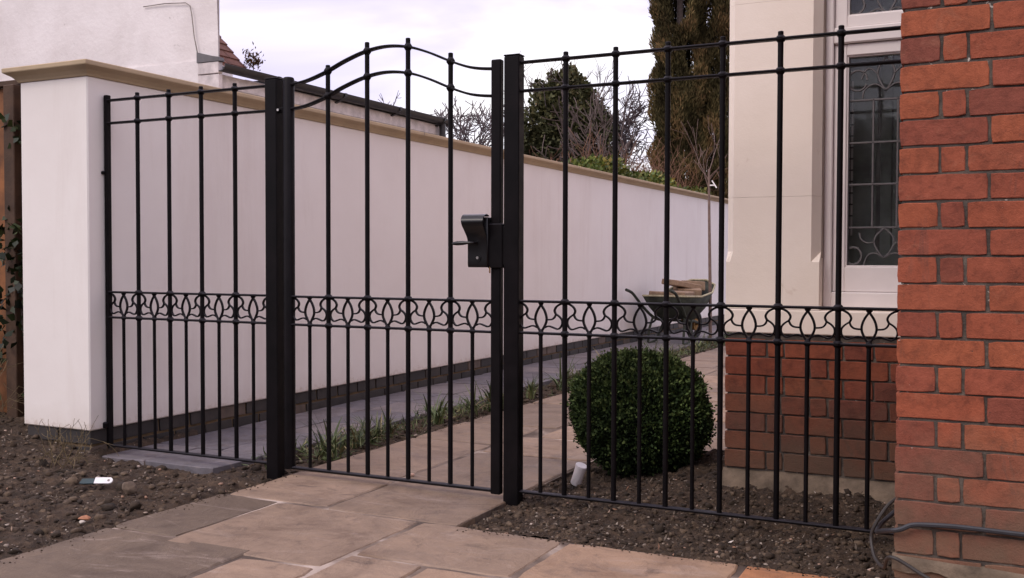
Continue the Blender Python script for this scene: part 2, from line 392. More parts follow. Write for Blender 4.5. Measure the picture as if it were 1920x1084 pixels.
cd=bpy.data.cameras.new('camera'); cam=bpy.data.objects.new('camera',cd); COL.objects.link(cam); S.camera=cam
cd.sensor_width=36; cd.lens=36*1916.13/1920; cd.clip_end=2000; cd.clip_start=.05
yaw,pit,rol=R(26.14229),R(1.63165),R(.13888)
fw=Vector((-math.sin(yaw)*math.cos(pit),math.cos(yaw)*math.cos(pit),-math.sin(pit)))
r_=Vector((math.cos(yaw),math.sin(yaw),0)); u_=r_.cross(fw)
r2=r_*math.cos(rol)+u_*math.sin(rol); u2=-r_*math.sin(rol)+u_*math.cos(rol)
from mathutils import Matrix
cam.matrix_world=Matrix(((r2.x,u2.x,-fw.x,0),(r2.y,u2.y,-fw.y,-3.6),(r2.z,u2.z,-fw.z,.95),(0,0,0,1)))

# ------------------------------------------------------------------ ground
mb=MB(); mb.add([(-300,-300,-.14),(300,-300,-.14),(300,400,-.14),(-300,400,-.14)],[(0,1,2,3)])
tag(mb.build('ground',M['soil']),kind='structure')

def soil_h(x,y,amp=1.):
    p=Vector((x,y,0))
    h=noise.noise(p*1.8+Vector((3,1,0)))*.022+noise.noise(p*6.5)*.014
    q=Vector((noise.noise(p*9),noise.noise(p*9+Vector((5,5,5))),0))*.05+p
    h+=noise.noise(q*15+Vector((9,2,4)))*.013+noise.noise(q*33)*.011+noise.noise(q*64)*.009+noise.noise(p*110)*.006+.006
    return h*amp
def soil_grid(name,x0,x1,y0,y1,st,base,amp=1.,f=None):
    nx=int((x1-x0)/st)+1; ny=int((y1-y0)/st)+1
    V=np.zeros((nx*ny,3)); k=0
    for j in range(ny):
        for i in range(nx):
            x=x0+(x1-x0)*i/(nx-1); y=y0+(y1-y0)*j/(ny-1)
            z=base+soil_h(x,y,amp)+(f(x,y) if f else 0)
            V[k]=(x,y,z); k+=1
    a=(np.arange(nx-1)[None,:]+np.arange(ny-1)[:,None]*nx).ravel()
    F=np.stack([a,a+1,a+1+nx,a+nx],1)
    return npmesh(name,V,F,M['soil'],smooth=True)
def lf(x,y):   # left bed: mounded at the back left, level with the slabs at its edges
    m=.045*max(0,min(1,(-3.3-x)/.9))*max(0,min(1,(y+1.7)/1.2))
    m+=.05*max(0,min(1,(-4.1-x)/.5))
    e=max(0,min(1,(-2.86-x)/.12))
    g=0
    if y>-.12 and x>-3.95: g=-.06
    return m-.03*(1-e)+g
tag(soil_grid('soil_bed',-6.6,-2.855,-3.0,.6,.0145,-.018,1.,lf),kind='structure')
def rf(x,y):
    e=min(1,max(0,(y+.43)/.06)); e2=min(1,max(0,(x+1.77)/.06))
    return -.006*(1-min(e,e2))+.075*max(0,min(1,(y-.10)/.35))*max(0,min(1,(x+1.5)/.3))
tag(soil_grid('soil_bed',-1.775,-.25,-.435,1.12,.0105,-.018,1.,rf),kind='structure')
tag(soil_grid('soil_bed',-3.27,-2.85,-.14,9.6,.02,-.030,.75),kind='structure')

# clods and pebbles (nobody could count them)
ICO=None
def ico():
    t=(1+5**.5)/2
    v=[(-1,t,0),(1,t,0),(-1,-t,0),(1,-t,0),(0,-1,t),(0,1,t),(0,-1,-t),(0,1,-t),(t,0,-1),(t,0,1),(-t,0,-1),(-t,0,1)]
    f=[(0,11,5),(0,5,1),(0,1,7),(0,7,10),(0,10,11),(1,5,9),(5,11,4),(11,10,2),(10,7,6),(7,1,8),(3,9,4),(3,4,2),(3,2,6),(3,6,8),(3,8,9),(4,9,5),(2,4,11),(6,2,10),(8,6,7),(9,8,1)]
    return np.array(v)/math.sqrt(1+t*t),np.array(f)
IV,IF=ico()
def lumps(name,pts,sizes,mat,flat=.65,rough=.25,col=None):
    n=len(pts); V=np.repeat(IV[None],n,0)*(1+rng.uniform(-rough,rough,(n,12,1)))
    ax=rng.uniform(.7,1.3,(n,1,3)); ax[:,:,2]*=flat; V=V*ax
    a=rng.uniform(0,6.28,n); c,s=np.cos(a)[:,None],np.sin(a)[:,None]
    x=V[:,:,0]*c-V[:,:,1]*s; y=V[:,:,0]*s+V[:,:,1]*c; V=np.stack([x,y,V[:,:,2]],2)
    V=V*np.array(sizes)[:,None,None]+np.array(pts)[:,None,:]
    F=(IF[None]+np.arange(n)[:,None,None]*12).reshape(-1,3)
    if col is None: col=rng.uniform(0,1,n)
    return npmesh(name,V.reshape(-1,3),F,mat,np.repeat(col,20))
def scatter(n,x0,x1,y0,y1,base,ff,ex=None,amp=1.,lift=.3,smin=.003,smax=.016,pw=3):
    P=[];Z=[]
    while len(P)<n:
        x=random.uniform(x0,x1); y=random.uniform(y0,y1)
        if ex and ex(x,y): continue
        s=smin+(smax-smin)*random.random()**pw
        P.append((x,y,base+soil_h(x,y,amp)+(ff(x,y) if ff else 0)+s*lift)); Z.append(s)
    return P,Z
exL=lambda x,y:(y>-.07 and x>-4.46) or (y>-.16 and x>-3.96)
P1,Z1=scatter(20000,-5.2,-2.87,-2.2,.35,-.018,lf,exL,smin=.0014,smax=.020,pw=13,lift=.1)
P2,Z2=scatter(20000,-1.765,-.29,-.425,.44,-.019,rf,None,smin=.0013,smax=.014,pw=12,lift=.1)
P3,Z3=scatter(1500,-1.765,-1.05,.44,1.1,-.019,rf,None,smin=.0018,smax=.017,pw=6,lift=.1)
P4,Z4=scatter(2600,-3.24,-2.88,-.12,9,-.030,None,None,.75,smax=.02)
for k in range(420):
    q=random.random()
    if q<.5: x=-2.86+abs(random.gauss(0,.03)); y=random.uniform(-2,.0)
    elif q<.85: x=random.uniform(-1.75,-.3); y=-.445-abs(random.gauss(0,.018))
    else: x=-2.86+abs(random.gauss(0,.02)); y=random.uniform(.1,6)
    P4.append((x,y,.001)); Z4.append(random.uniform(.0012,.0042))
for (x,y,sz) in [(random.uniform(-4.6,-2.95),random.uniform(-1.6,-.15),random.uniform(.014,.030)) for k in range(60)]+[(random.uniform(-1.7,-.35),random.uniform(-.3,.42),random.uniform(.010,.021)) for k in range(50)]:
    if x<-2 and exL(x,y): continue
    L_=x<-2; P4.append((x,y,(-.018 if L_ else -.019)+soil_h(x,y)+(lf if L_ else rf)(x,y)+sz*.1)); Z4.append(sz)
o=lumps('soil_clods',P1+P2+P3+P4,Z1+Z2+Z3+Z4,M['clod'],.7,.55)
tag(o,'loose brown crumbs and clods of dug soil over the beds','soil',kind='stuff')
Q1,W1=scatter(1100,-4.6,-2.87,-2.1,-.08,-.018,lf,exL,smin=.002,smax=.010,lift=.7)
Q2,W2=scatter(900,-1.765,-.29,-.43,.44,-.019,rf,None,smin=.0018,smax=.0075,lift=.7)
Q3,W3=scatter(160,-3.24,-2.88,0,9,-.030,None,None,.75,smin=.004,smax=.016,lift=.7)
o=lumps('gravel',Q1+Q2+Q3,W1+W2+W3,M['pebble'],.6,.3)
tag(o,'small pale chips and pebbles strewn over the soil','gravel',kind='stuff')

Q4,_=scatter(420,-4.6,-2.87,-2.1,-.08,-.018,lf,exL,smin=.004,smax=.006)
Q5,_=scatter(420,-1.765,-.29,-.43,.44,-.019,rf,None,smin=.004,smax=.006)
o=leaves('litter',np.array(Q4+Q5),np.array([[.6,.3,.15]]),.022,.007,M['pebble'],None,None,1.2,.1); tag(o,'tiny bits of straw and dead leaf lying on the soil','litter',kind='stuff')
# ------------------------------------------------------------------ paving
def slab(mb,a0,a1,b0,b1,h,mp,c,jit=.004,ch=.006,depth=.045,tilt=.0015,step=.05,rnd=.012):
    """irregular chamfered block; mp maps (a,b,h)->3D"""
    pts=[]
    def side(p,q):
        L=math.hypot(q[0]-p[0],q[1]-p[1]); n=max(2,int(L/step))
        for i in range(n): 
            t=i/n; pts.append([p[0]+(q[0]-p[0])*t,p[1]+(q[1]-p[1])*t])
    r=rnd*random.uniform(.4,1.3)
    cs=[(a0,b0),(a1,b0),(a1,b1),(a0,b1)]
    side((a0+r,b0),(a1-r,b0)); side((a1,b0+r),(a1,b1-r)); side((a1-r,b1),(a0+r,b1)); side((a0,b1-r),(a0,b0+r))
    ca,cb_=(a0+a1)/2,(b0+b1)/2
    sd_=random.random()*50
    for p in pts:
        k=noise.noise(Vector((p[0]*14+sd_,p[1]*14,sd_)))*jit+random.uniform(-.3,.3)*jit
        d=math.hypot(p[0]-ca,p[1]-cb_) or 1
        p[0]+=(p[0]-ca)/d*k; p[1]+=(p[1]-cb_)/d*k
    n=len(pts); ta,tb=random.uniform(-tilt,tilt),random.uniform(-tilt,tilt)
    H=lambda p:h+ta*(p[0]-ca)/(a1-a0)*2+tb*(p[1]-cb_)/(b1-b0)*2
    inn=[]
    for p in pts:
        d=math.hypot(p[0]-ca,p[1]-cb_) or 1; k=ch*random.uniform(.7,1.5)
        inn.append((p[0]-(p[0]-ca)/d*k,p[1]-(p[1]-cb_)/d*k))
    V=[mp(p[0],p[1],H(p)-depth) for p in pts]+[mp(p[0],p[1],H(p)-ch*.8) for p in pts]+[mp(p[0],p[1],H(p)) for p in inn]
    F=[]
    for i in range(n):
        j=(i+1)%n; F+=[(i,j,n+j,n+i),(n+i,n+j,2*n+j,2*n+i)]
    F.append(tuple(2*n+i for i in range(n)))
    mb.add(V,F,c)
up=lambda a,b,h:(a,b,h)
mb=MB(); g=.0045
sl=[ # x0,x1,y0,y1,colour
 (-2.86,-2.36,-.41,.09,.55),(-2.355,-1.775,-.43,.13,.35),
 (-2.87,-2.57,-.99,-.415,.05),(-2.565,-1.915,-1.05,-.435,.45),(-1.905,-1.345,-.885,-.435,.5),(-1.335,-.745,-.885,-.44,.75),
 (-.735,-.285,-.885,-.435,.97),(-.285,.40,-.885,-.69,.6),
 (-2.87,-2.21,-1.62,-1.0,.08),(-2.20,-1.905,-1.62,-1.06,.62),(-1.895,-1.625,-1.5,-.895,.6),(-1.615,-.98,-1.5,-.895,.68),(-.97,-.3,-1.5,-.895,.7),
 (-.29,.5,-1.5,-.895,.5),(-2.87,-2.35,-2.4,-1.63,.4),(-2.34,-1.7,-2.4,-1.63,.3),(-1.69,-1.0,-2.3,-1.51,.6),(-.99,-.3,-2.3,-1.51,.4),(-.29,.6,-2.3,-1.51,.7),
 # behind the gate
 (-2.865,-2.385,.10,1.05,.45),(-2.375,-1.785,.14,.86,.30),(-2.375,-1.785,.87,1.36,.62)]
y=1.06
random.seed(11)
while y<11:
    L=random.choice([.45,.6,.9]); sl.append((-2.88,-2.30-random.choice([0,.08]),y,y+L-.01,random.uniform(.15,.6))); y+=L
y=1.37
while y<11:
    L=random.choice([.45,.6,.75]); sl.append((-2.29,-1.69,y,y+L-.01,random.uniform(.25,.75))); y+=L
y=1.14
while y<11:
    L=random.choice([.3,.45,.6]); sl.append((-1.68,-1.06,y,y+L-.01,random.uniform(.3,.8))); y+=L
random.seed(5)
for a0,a1,b0,b1,c in sl: slab(mb,a0+g,a1-g,b0+g,b1-g,0,up,c,.005,.006,tilt=.002)
tag(mb.build('sandstone_paving',M['pave']),kind='structure')
mb=MB(); mb.box(-2.855,-1.78,-2.4,11,-.06,-.0045); mb.box(-1.78,.6,-2.3,-.44,-.06,-.0045); mb.box(-1.78,-1.07,1.16,11,-.06,-.0045)
tag(mb.build('paving_bed',M['joint']),kind='structure')
mb=MB(); y=-.055; random.seed(3); k=0
while y<12.5:
    L=random.choice([.38,.5,.6]); s=random.choice([-3.62,-3.55,-3.68])
    slab(mb,-3.965,s-.004,y,y+L-.008,-.002,up,random.random(),.003,.004,tilt=.002)
    slab(mb,s+.004,-3.27+random.uniform(-.02,.02),y,y+L-.008,-.002,up,random.random(),.003,.004,tilt=.002); y+=L
tag(mb.build('grey_paving',M['grey']),kind='structure')
mb=MB(); mb.box(-3.96,-3.29,-.045,12.4,-.06,-.011); tag(mb.build('grey_paving_bed',M['joint']),kind='structure')

# ------------------------------------------------------------------ garden wall
gw=empty('garden_wall',(-4.2,-.1,0),'long white rendered garden wall with buff coping running back along the path','wall')
XW=-3.9726; XB=-4.437; Y0=-.103; YE=24
mb=MB(); mb.bbox(XB,XW,Y0,YE,.121,1.823,.006); mb.build('rendered_face',M['render'],gw)
mb=MB()
mb.box(XB+.02,XW-.022,Y0+.022,YE-.02,-.1,.125)
mb.build('mortar_bed',M['sandmortar'],gw)
mb=MB(); random.seed(4)
fx=lambda X:(lambda a,b,h:(X+h,a,b))
for r,(z0,z1) in enumerate([(-.09,-.024),(-.016,.040),(.053,.119)]):
    y=Y0+.012-(.11 if r%2 else 0)
    while y<YE-.3:
        a0=max(y,Y0+.012); slab(mb,a0,y+.210,z0,z1,0,fx(XW-.012),random.random()*.9 if random.random()<.93 else 1,.0015,.002,.03,.0005,.1,.003); y+=.224
    x=XB+.012-(.11 if r%2 else 0)
    while x<XW-.03:
        a0=max(x,XB+.012); a1=min(x+.214,XW-.014)
        if a1-a0>.03: slab(mb,a0,a1,z0,z1,0,lambda a,b,h:(a,Y0+.012-h,b),random.random()*.7,.0015,.002,.03,.0005,.1,.003)
        x+=.224
mb.build('brick_plinth',M['blue'],gw)
# coping: thin lip above a cove, mitred at the corner
prof=[(0,1.822),(.006,1.822),(.012,1.832),(.028,1.848),(.046,1.858),(.056,1.864),(.058,1.868),(.058,1.884),(.054,1.888),(0,1.893)]
mb=MB(); V=[];F=[]
path=lambda o:[(XW+o,YE),(XW+o,Y0-o),(XB-o,Y0-o),(XB-o,YE)]
n=len(prof)
for o_,z in prof:
    for p in path(o_): V.append((p[0],p[1],z))
for i in range(n-1):
    for k in range(3): F.append((i*4+k,i*4+k+1,(i+1)*4+k+1,(i+1)*4+k))
t=(n-1)*4; F.append((t,t+1,t+2,t+3)); F.append((3,2,1,0))
mb.add(V,F); 
mb.build('coping',M['coping'],gw)
mb=MB()
for y in (2.9,5.9,8.9,11.9,14.9): mb.box(XW+.057,XW+.0592,y,y+.006,1.867,1.886)
mb.build('coping_joint',M['grime'],gw)

# ------------------------------------------------------------------ iron railings and gate
ZT1,ZT2,ZM1,ZM2,ZB=1.716,1.606,.789,.666,.041
def bar_mb(x,z0,z1,r=.010,y=0):
    mb=MB(); mb.lathe([(r,z0),(r,z1-.002),(r-.002,z1)],x,y,12); return mb
def rail_mb(x0,x1,z,bars,y=0,t=.0095,d=.030,boss=True,small=()):
    mb=MB()
    e=.003; pr=[(y-d/2,z-t/2+e),(y-d/2+e,z-t/2),(y+d/2-e,z-t/2),(y+d/2,z-t/2+e),(y+d/2,z+t/2-e),(y+d/2-e,z+t/2),(y-d/2+e,z+t/2),(y-d/2,z+t/2-e)]
    mb.prism(pr,x0,x1,'x')
    if boss:
        for b_ in bars: mb.lathe([(.0104,z-.012),(.0135,z-.009),(.0175,z-.004),(.0178,z+.004),(.0140,z+.009),(.0104,z+.012)],b_,y,12)
    for b_ in small: mb.lathe([(.008,z-.010),(.0105,z-.007),(.012,z-.003),(.012,z+.0052),(.009,z+.008)],b_,y,10)
    return mb
def spline(pts,n=6):
    out=[]
    P=[pts[0]]+list(pts)+[pts[-1]]
    for i in range(1,len(P)-2):
        p0,p1,p2,p3=P[i-1],P[i],P[i+1],P[i+2]
        for k in range(n):
            t=k/n
            out.append(tuple(.5*((2*p1[j])+(-p0[j]+p2[j])*t+(2*p0[j]-5*p1[j]+4*p2[j]-p3[j])*t*t+(-p0[j]+3*p1[j]-3*p2[j]+p3[j])*t**3) for j in range(len(p1))))
    out.append(tuple(pts[-1])); return out
RING=[(.008,-.006),(.022,-.010),(.036,-.020),(.0425,-.034),(.037,-.048)]
BRA=[(.037,-.047),(.043,-.060),(.055,-.068),(.0785,-.070)]
BRB=[(.037,-.047),(.022,-.057),(.012,-.070),(.0115,-.086),(.020,-.100),(.031,-.1045),(.046,-.100),(.062,-.095),(.074,-.096),(.084,-.101)]
LENS=[(.1045,-.002),(.097,-.016),(.085,-.035),(.0770,-.058),(.0775,-.078),(.087,-.099),(.0985,-.117)]
def scroll(xc,half,left=True,right=True,y=0):
    """ornament of one bay centred on xc"""
    mb=MB(); s=half/.1
    for sg,on in ((-1,left),(1,right)):
        for C,t in ((LENS,.0075),(RING,.0070),(BRA,.0060),(BRB,.0060)):
            if C is not LENS and not on: continue
            pts=[(xc+sg*(.1-p[0])*s, ZM1+p[1]) for p in spline(C,5)]
            mb.ribbon(pts,y-.006,y+.006,t)
    mb.lathe([(.004,ZM1-.016),(.010,ZM1-.010),(.012,ZM1-.004)],xc,y,8)
    mb.lathe([(.012,ZM2+.003),(.009,ZM2+.010),(.004,ZM2+.016)],xc,y,8)
    return mb
def railing(name,label,x0,x1,bars,shorts,endbar=None,grp='black iron railing panels beside the gate'):
    t=empty(name,((x0+x1)/2,0,0),label,'railing',grp)
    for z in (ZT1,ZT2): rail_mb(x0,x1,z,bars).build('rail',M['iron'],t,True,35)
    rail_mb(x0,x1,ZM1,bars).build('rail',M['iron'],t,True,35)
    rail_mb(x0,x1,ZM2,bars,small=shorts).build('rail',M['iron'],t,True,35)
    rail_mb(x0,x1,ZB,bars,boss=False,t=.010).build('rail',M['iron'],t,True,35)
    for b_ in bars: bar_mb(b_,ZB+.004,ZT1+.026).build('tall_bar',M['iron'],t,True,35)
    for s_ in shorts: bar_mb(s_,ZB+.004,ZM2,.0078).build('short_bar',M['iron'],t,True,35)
    return t
# left panel (fixed to the wall)
bl=[-3.756,-3.557,-3.359,-3.160]; sh=[-3.856,-3.657,-3.458,-3.2595,-3.060]
t=railing('iron_railing','short black iron railing panel between the white wall and the left gate post',-3.945,-2.965,bl,sh)
mb=MB(); mb.bbox(-3.966,-3.942,-.013,.013,ZB-.006,ZT1+.026,.003)
mb.lathe([(.006,1.36),(.012,1.362),(.012,1.372),(.006,1.376)],-3.969,-.014,8); mb.lathe([(.008,.125),(.014,.127),(.014,.15),(.008,.155)],-3.966,-.016,8)
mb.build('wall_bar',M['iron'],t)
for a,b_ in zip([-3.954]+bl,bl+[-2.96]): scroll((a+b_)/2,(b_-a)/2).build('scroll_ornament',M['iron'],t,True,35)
# right panel
br=[-1.541+.2016*i for i in range(6)]; sh=[-1.642+.2016*i for i in range(7)]
t=railing('iron_railing','long black iron railing panel between the right gate post and the red brick pier',-1.730,-.272,br,sh)
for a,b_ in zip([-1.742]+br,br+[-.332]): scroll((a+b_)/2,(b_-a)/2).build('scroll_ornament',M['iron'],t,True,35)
# gate posts
def post(x,w,d,z1,z0,label):
    t=empty('gate_post',(x,0,0),label,'post','square black iron gate posts')
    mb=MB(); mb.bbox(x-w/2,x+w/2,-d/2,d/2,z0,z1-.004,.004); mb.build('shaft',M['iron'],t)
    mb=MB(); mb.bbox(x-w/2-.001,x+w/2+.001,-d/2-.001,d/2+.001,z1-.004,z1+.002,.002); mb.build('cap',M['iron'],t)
    return t
pl=post(-2.9375,.065,.052,1.744,-.15,'square black iron post on the hinge side of the gate')
mb=MB(); mb.bbox(-2.912,-2.878,-.012,-.004,1.59,1.615,.002); mb.tube([(-2.897,-.012,1.603),(-2.897,-.022,1.603)],.007,8)
mb.build('hinge',M['iron'],pl)
mb=MB(); mb.tube([(-2.897,-.0222,1.603),(-2.897,-.026,1.603)],.0055,10); mb.build('hinge_bolt',M['zinc'],pl)
pr_=post(-1.7600,.066,.050,1.746,-.17,'square black iron post on the latch side of the gate')
# gate
gt=empty('garden_gate',(-2.35,0,0),'black iron garden gate with arched top rails and a lock','gate')
XG0,XG1=-2.857,-1.833
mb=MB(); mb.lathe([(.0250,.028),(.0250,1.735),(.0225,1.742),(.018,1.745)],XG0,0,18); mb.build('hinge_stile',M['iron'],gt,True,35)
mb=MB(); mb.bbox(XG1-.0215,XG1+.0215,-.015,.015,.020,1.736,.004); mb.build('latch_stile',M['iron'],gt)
A1=[(-2.838,1.712),(-2.76,1.722),(-2.661,1.750),(-2.56,1.790),(-2.452,1.822),(-2.35,1.834),(-2.246,1.823),(-2.15,1.793),(-2.045,1.748),(-1.968,1.720),(-1.911,1.708),(-1.852,1.702)]
A2=[(x,z-(.1065)) for x,z in A1]
gb=[-2.647,-2.446,-2.245,-2.044]; gs=[-2.747,-2.546,-2.345,-2.144,-1.943]
def zat(A,x):
    for a,b_ in zip(A,A[1:]):
        if a[0]<=x<=b_[0]: return a[1]+(b_[1]-a[1])*(x-a[0])/(b_[0]-a[0])
for A in (A1,A2):
    pts=spline(A,5); mb=MB(); V=[];F=[]
    n=len(pts)
    for i,(x,z) in enumerate(pts):
        a=pts[max(i-1,0)]; c_=pts[min(i+1,n-1)]; l=math.hypot(c_[0]-a[0],c_[1]-a[1]); nx,nz=-(c_[1]-a[1])/l,(c_[0]-a[0])/l
        for yy,k in ((-.015,-.0025),(-.0125,-.0047),(.0125,-.0047),(.015,-.0025),(.015,.0025),(.0125,.0047),(-.0125,.0047),(-.015,.0025)):
            V.append((x+nx*k,yy,z+nz*k))
    for i in range(n-1):
        for k in range(8): F.append((i*8+k,i*8+(k+1)%8,(i+1)*8+(k+1)%8,(i+1)*8+k))
    mb.add(V,F)
    for x in gb:
        z=zat(A,x); mb.lathe([(.0104,z-.015),(.0135,z-.010),(.0175,z-.004),(.0175,z+.004),(.0135,z+.010),(.0104,z+.015)],x,0,12)
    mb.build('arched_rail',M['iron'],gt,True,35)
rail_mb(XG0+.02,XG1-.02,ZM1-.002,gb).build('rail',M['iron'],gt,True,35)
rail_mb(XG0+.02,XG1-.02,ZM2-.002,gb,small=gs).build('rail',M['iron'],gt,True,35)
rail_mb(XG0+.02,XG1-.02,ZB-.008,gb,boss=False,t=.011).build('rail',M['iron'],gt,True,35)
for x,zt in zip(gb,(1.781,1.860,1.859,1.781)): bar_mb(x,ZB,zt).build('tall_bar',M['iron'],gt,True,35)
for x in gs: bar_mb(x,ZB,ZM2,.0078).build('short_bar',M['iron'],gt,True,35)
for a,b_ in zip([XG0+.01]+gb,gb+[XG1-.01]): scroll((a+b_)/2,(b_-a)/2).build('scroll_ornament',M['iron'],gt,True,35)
# lock: housing around the stile, curved weather hood, lever, cylinder
mb=MB(); mb.bbox(-1.862,-1.7965,-.0285,.0235,.918,1.092,.003); mb.build('lock_housing',M['iron'],gt)
hood=spline([(-.026,.925),(-.034,.922),(-.038,.935),(-.038,.99),(-.042,1.035),(-.056,1.062),(-.072,1.086),(-.074,1.106),(-.060,1.122),(-.040,1.128),(-.020,1.122)],5)
mb=MB(); V=[];F=[]; n=len(hood)
for i,(y,z) in enumerate(hood):
    a=hood[max(i-1,0)]; c_=hood[min(i+1,n-1)]; l=math.hypot(c_[0]-a[0],c_[1]-a[1]); ny,nz=-(c_[1]-a[1])/l*.0016,(c_[0]-a[0])/l*.0016
    xl=-1.943-.016*max(0,(z-1.03)/.1)
    V+=[(xl,y+ny,z+nz),(-1.858,y+ny,z+nz),(-1.858,y-ny,z-nz),(xl,y-ny,z-nz)]
for i in range(n-1):
    for k in range(4): F.append((i*4+k,i*4+(k+1)%4,(i+1)*4+(k+1)%4,(i+1)*4+k))
F+=[(3,2,1,0),tuple((n-1)*4+k for k in range(4))]; mb.add(V,F)
mb.bbox(-1.941,-1.856,-.036,.022,.926,1.118,.004)
mb.bbox(-1.950,-1.870,-.068,-.03,1.078,1.120,.008)
mb.build('lock_hood',M['iron_gloss'],gt,True,50)
mb=MB(); mb.tube([(-1.905,-.034,1.017),(-1.905,-.052,1.017),(-1.908,-.062,1.017),(-1.918,-.067,1.017)],.0065,8)
mb.tube([(-1.915,-.067,1.017),(-1.93,-.067,1.017),(-1.95,-.067,1.016),(-1.975,-.067,1.015),(-1.992,-.067,1.014),(-1.999,-.067,1.013)],[.0055,.006,.0085,.009,.0065,.003],10)
mb.build('lever_handle',M['iron_gloss'],gt,True,50)
mb=MB(); mb.lathe([(.0,0),(.0,0)],0,0,3) if False else None
mb.tube([(-1.897,-.037,.956),(-1.897,-.043,.956)],.013,14); mb.build('lock_escutcheon',M['iron_gloss'],gt,True,40)
mb=MB(); mb.tube([(-1.897,-.043,.958),(-1.897,-.047,.958)],.0055,12); mb.build('lock_cylinder',M['zinc'],gt,True,40)
mb=MB(); mb.tube([(-1.852,-.026,.923),(-1.852,-.026,.898)],.003,8); mb.build('lock_pin',M['brass'],gt)
mb=MB(); mb.bbox(-1.7965,-1.7885,-.024,-.006,.93,1.08,.002); mb.build('keep_plate',M['iron'],pr_)

# ------------------------------------------------------------------ brick pier (right foreground)
bp=empty('brick_pier',(.1,-.3,0),'tall red brick pier in the right foreground with a dirty plastered foot','pier')
XP,YP=-.280,-.680
mb=MB(); mb.box(XP+.009,.9,YP+.0050,.16,-.16,2.6); mb.build('mortar',M['mortar'],bp)
mb=MB(); random.seed(21)
top=1.614; pitch=.07275
front=lambda a,b,h:(a,YP-h,b); side=lambda a,b,h:(XP-h,a,b)
r=0; z1=top+13*pitch
k0=-13
for r in range(k0,21):
    zt=top-r*pitch; zb=zt-pitch+.0068
    A=(r%2==0)
    seq=([.215,.103,.215,.103,.215,.215] if A else [.0965,.056,.215,.103,.215,.103,.215])
    x=XP
    for L in seq:
        jj=.0022
        c=random.random(); 
        slab(mb,x,x+L+.001,zb+random.uniform(-.0012,.0012),zt+random.uniform(-.0012,.0012),random.uniform(-.002,.002),front,c,.0020,.0022,.05,.0012,.015,.003); x+=L+.0085
    seq=([.103]+[.215,.103]*3 if A else [.215,.103]*3)
    y=YP+.060 if A else YP+.06
    for L in seq:
        if y+L>.16: L=.16-y
        if L<.02: break
        slab(mb,y,y+L,zb,zt,0,side,random.random(),.002,.0035,.03,.001,.03,.005); y+=L+.0085
for (x,L,c) in ((XP,.215,.3),(XP+.2235,.215,.1)): slab(mb,x,x+L,.0,.082,.004,front,c,.003,.004,.05,.001,.02,.006)
mb.build('brickwork',M['brick'],bp)
random.seed(90); CP=[];CS=[]
for k in range(330):
    rr_=random.randint(-13,20); zt=top-rr_*pitch+random.gauss(-.001,.0022); x=random.uniform(XP,.5)
    if noise.noise(Vector((x*5,zt*6,3)))<.08: continue
    CP.append((x,YP+.0015+random.uniform(-.001,.003),zt)); CS.append(random.uniform(.0012,.0038))
o=lumps('lime_crumbs',CP,CS,M['palestone'],.45,.3); o.parent=bp; o.matrix_parent_inverse=Vector_inv(bp); o['kind']='stuff'
mb=MB(); V=[];F=[]; nn=60
for i in range(nn+1):
    x=XP-.004+i*(.9-XP)/nn
    zt=.160+noise.noise(Vector((x*9,1,2)))*.006-.018*min(1,max(0,(x-XP)/.5)); zb=.112+noise.noise(Vector((x*14,5,2)))*.016-.02*min(1,max(0,(x-XP)/.4)); yo=-.010+noise.noise(Vector((x*20,3,7)))*.004
    V+=[(x,YP+.01,zt),(x,YP+yo*.4,zt-.004),(x,YP+yo,zt-.016),(x,YP+yo*1.2,zb+.008),(x,YP+.002,zb)]
for i in range(nn):
    for k in range(4): F.append((i*5+k,(i+1)*5+k,(i+1)*5+k+1,i*5+k+1))
mb.add(V,F); mb.build('plaster_band',M['footing'],bp,True,60)
mb=MB(); mb.bbox(XP-.03,.95,YP-.03,.19,2.602,2.67,.01); mb.build('coping',M['coping'],bp)

# ------------------------------------------------------------------ house with bay window
hb=empty('house_bay',(0,1,0),'cream stone bay of the house with brick base and leaded window','house')
YB=.45; XL=-1.034
mb=MB(); mb.box(XL+.009,1.5,YB+.0075,1.2,-.15,.655); mb.build('base_mortar',M['mortar'],hb)
mb=MB(); random.seed(31); z=.640; r=0
fb=lambda a,b,h:(a,YB-h,b); sb=lambda a,b,h:(XL-h,a,b)
while z>.12:
    zb=z-.0685
    x=XL; seq=[[.160,.06,.215,.103,.215,.103,.215,.2],[.215,.103,.06,.215,.103,.215,.2]][r%2]
    sh_=random.uniform(-.0,.0)
    for L in seq:
        slab(mb,x,x+L,zb,z,random.uniform(-.0015,.0015),fb,random.random(),.0018,.003,.04,.001,.02,.003); x+=L+.008
    y=YB+.05
    while y<1.1: 
        L=random.choice([.215,.103]); slab(mb,y,min(1.19,y+L),zb,z,0,sb,random.random(),.002,.003,.02,.001,.05,.004); y+=L+.008
    z-=.0745; r+=1
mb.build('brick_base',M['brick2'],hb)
mb=MB(); V=[];F=[]; nn=70
for i in range(nn+1):
    x=XL-.006+i*(1.5-XL)/nn; q=noise.noise(Vector((x*7,4,4)))
    V+=[(x,YB+.01,.118+q*.012),(x,YB-.008,.106+q*.016),(x,YB-.022-q*.014,.07+q*.01),(x,YB-.045-q*.03,.03),(x,YB-.075,-.1)]
for i in range(nn):
    for k in range(4): F.append((i*5+k,(i+1)*5+k,(i+1)*5+k+1,i*5+k+1))
mb.add(V,F); mb.build('footing',M['footing'],hb,True,60)
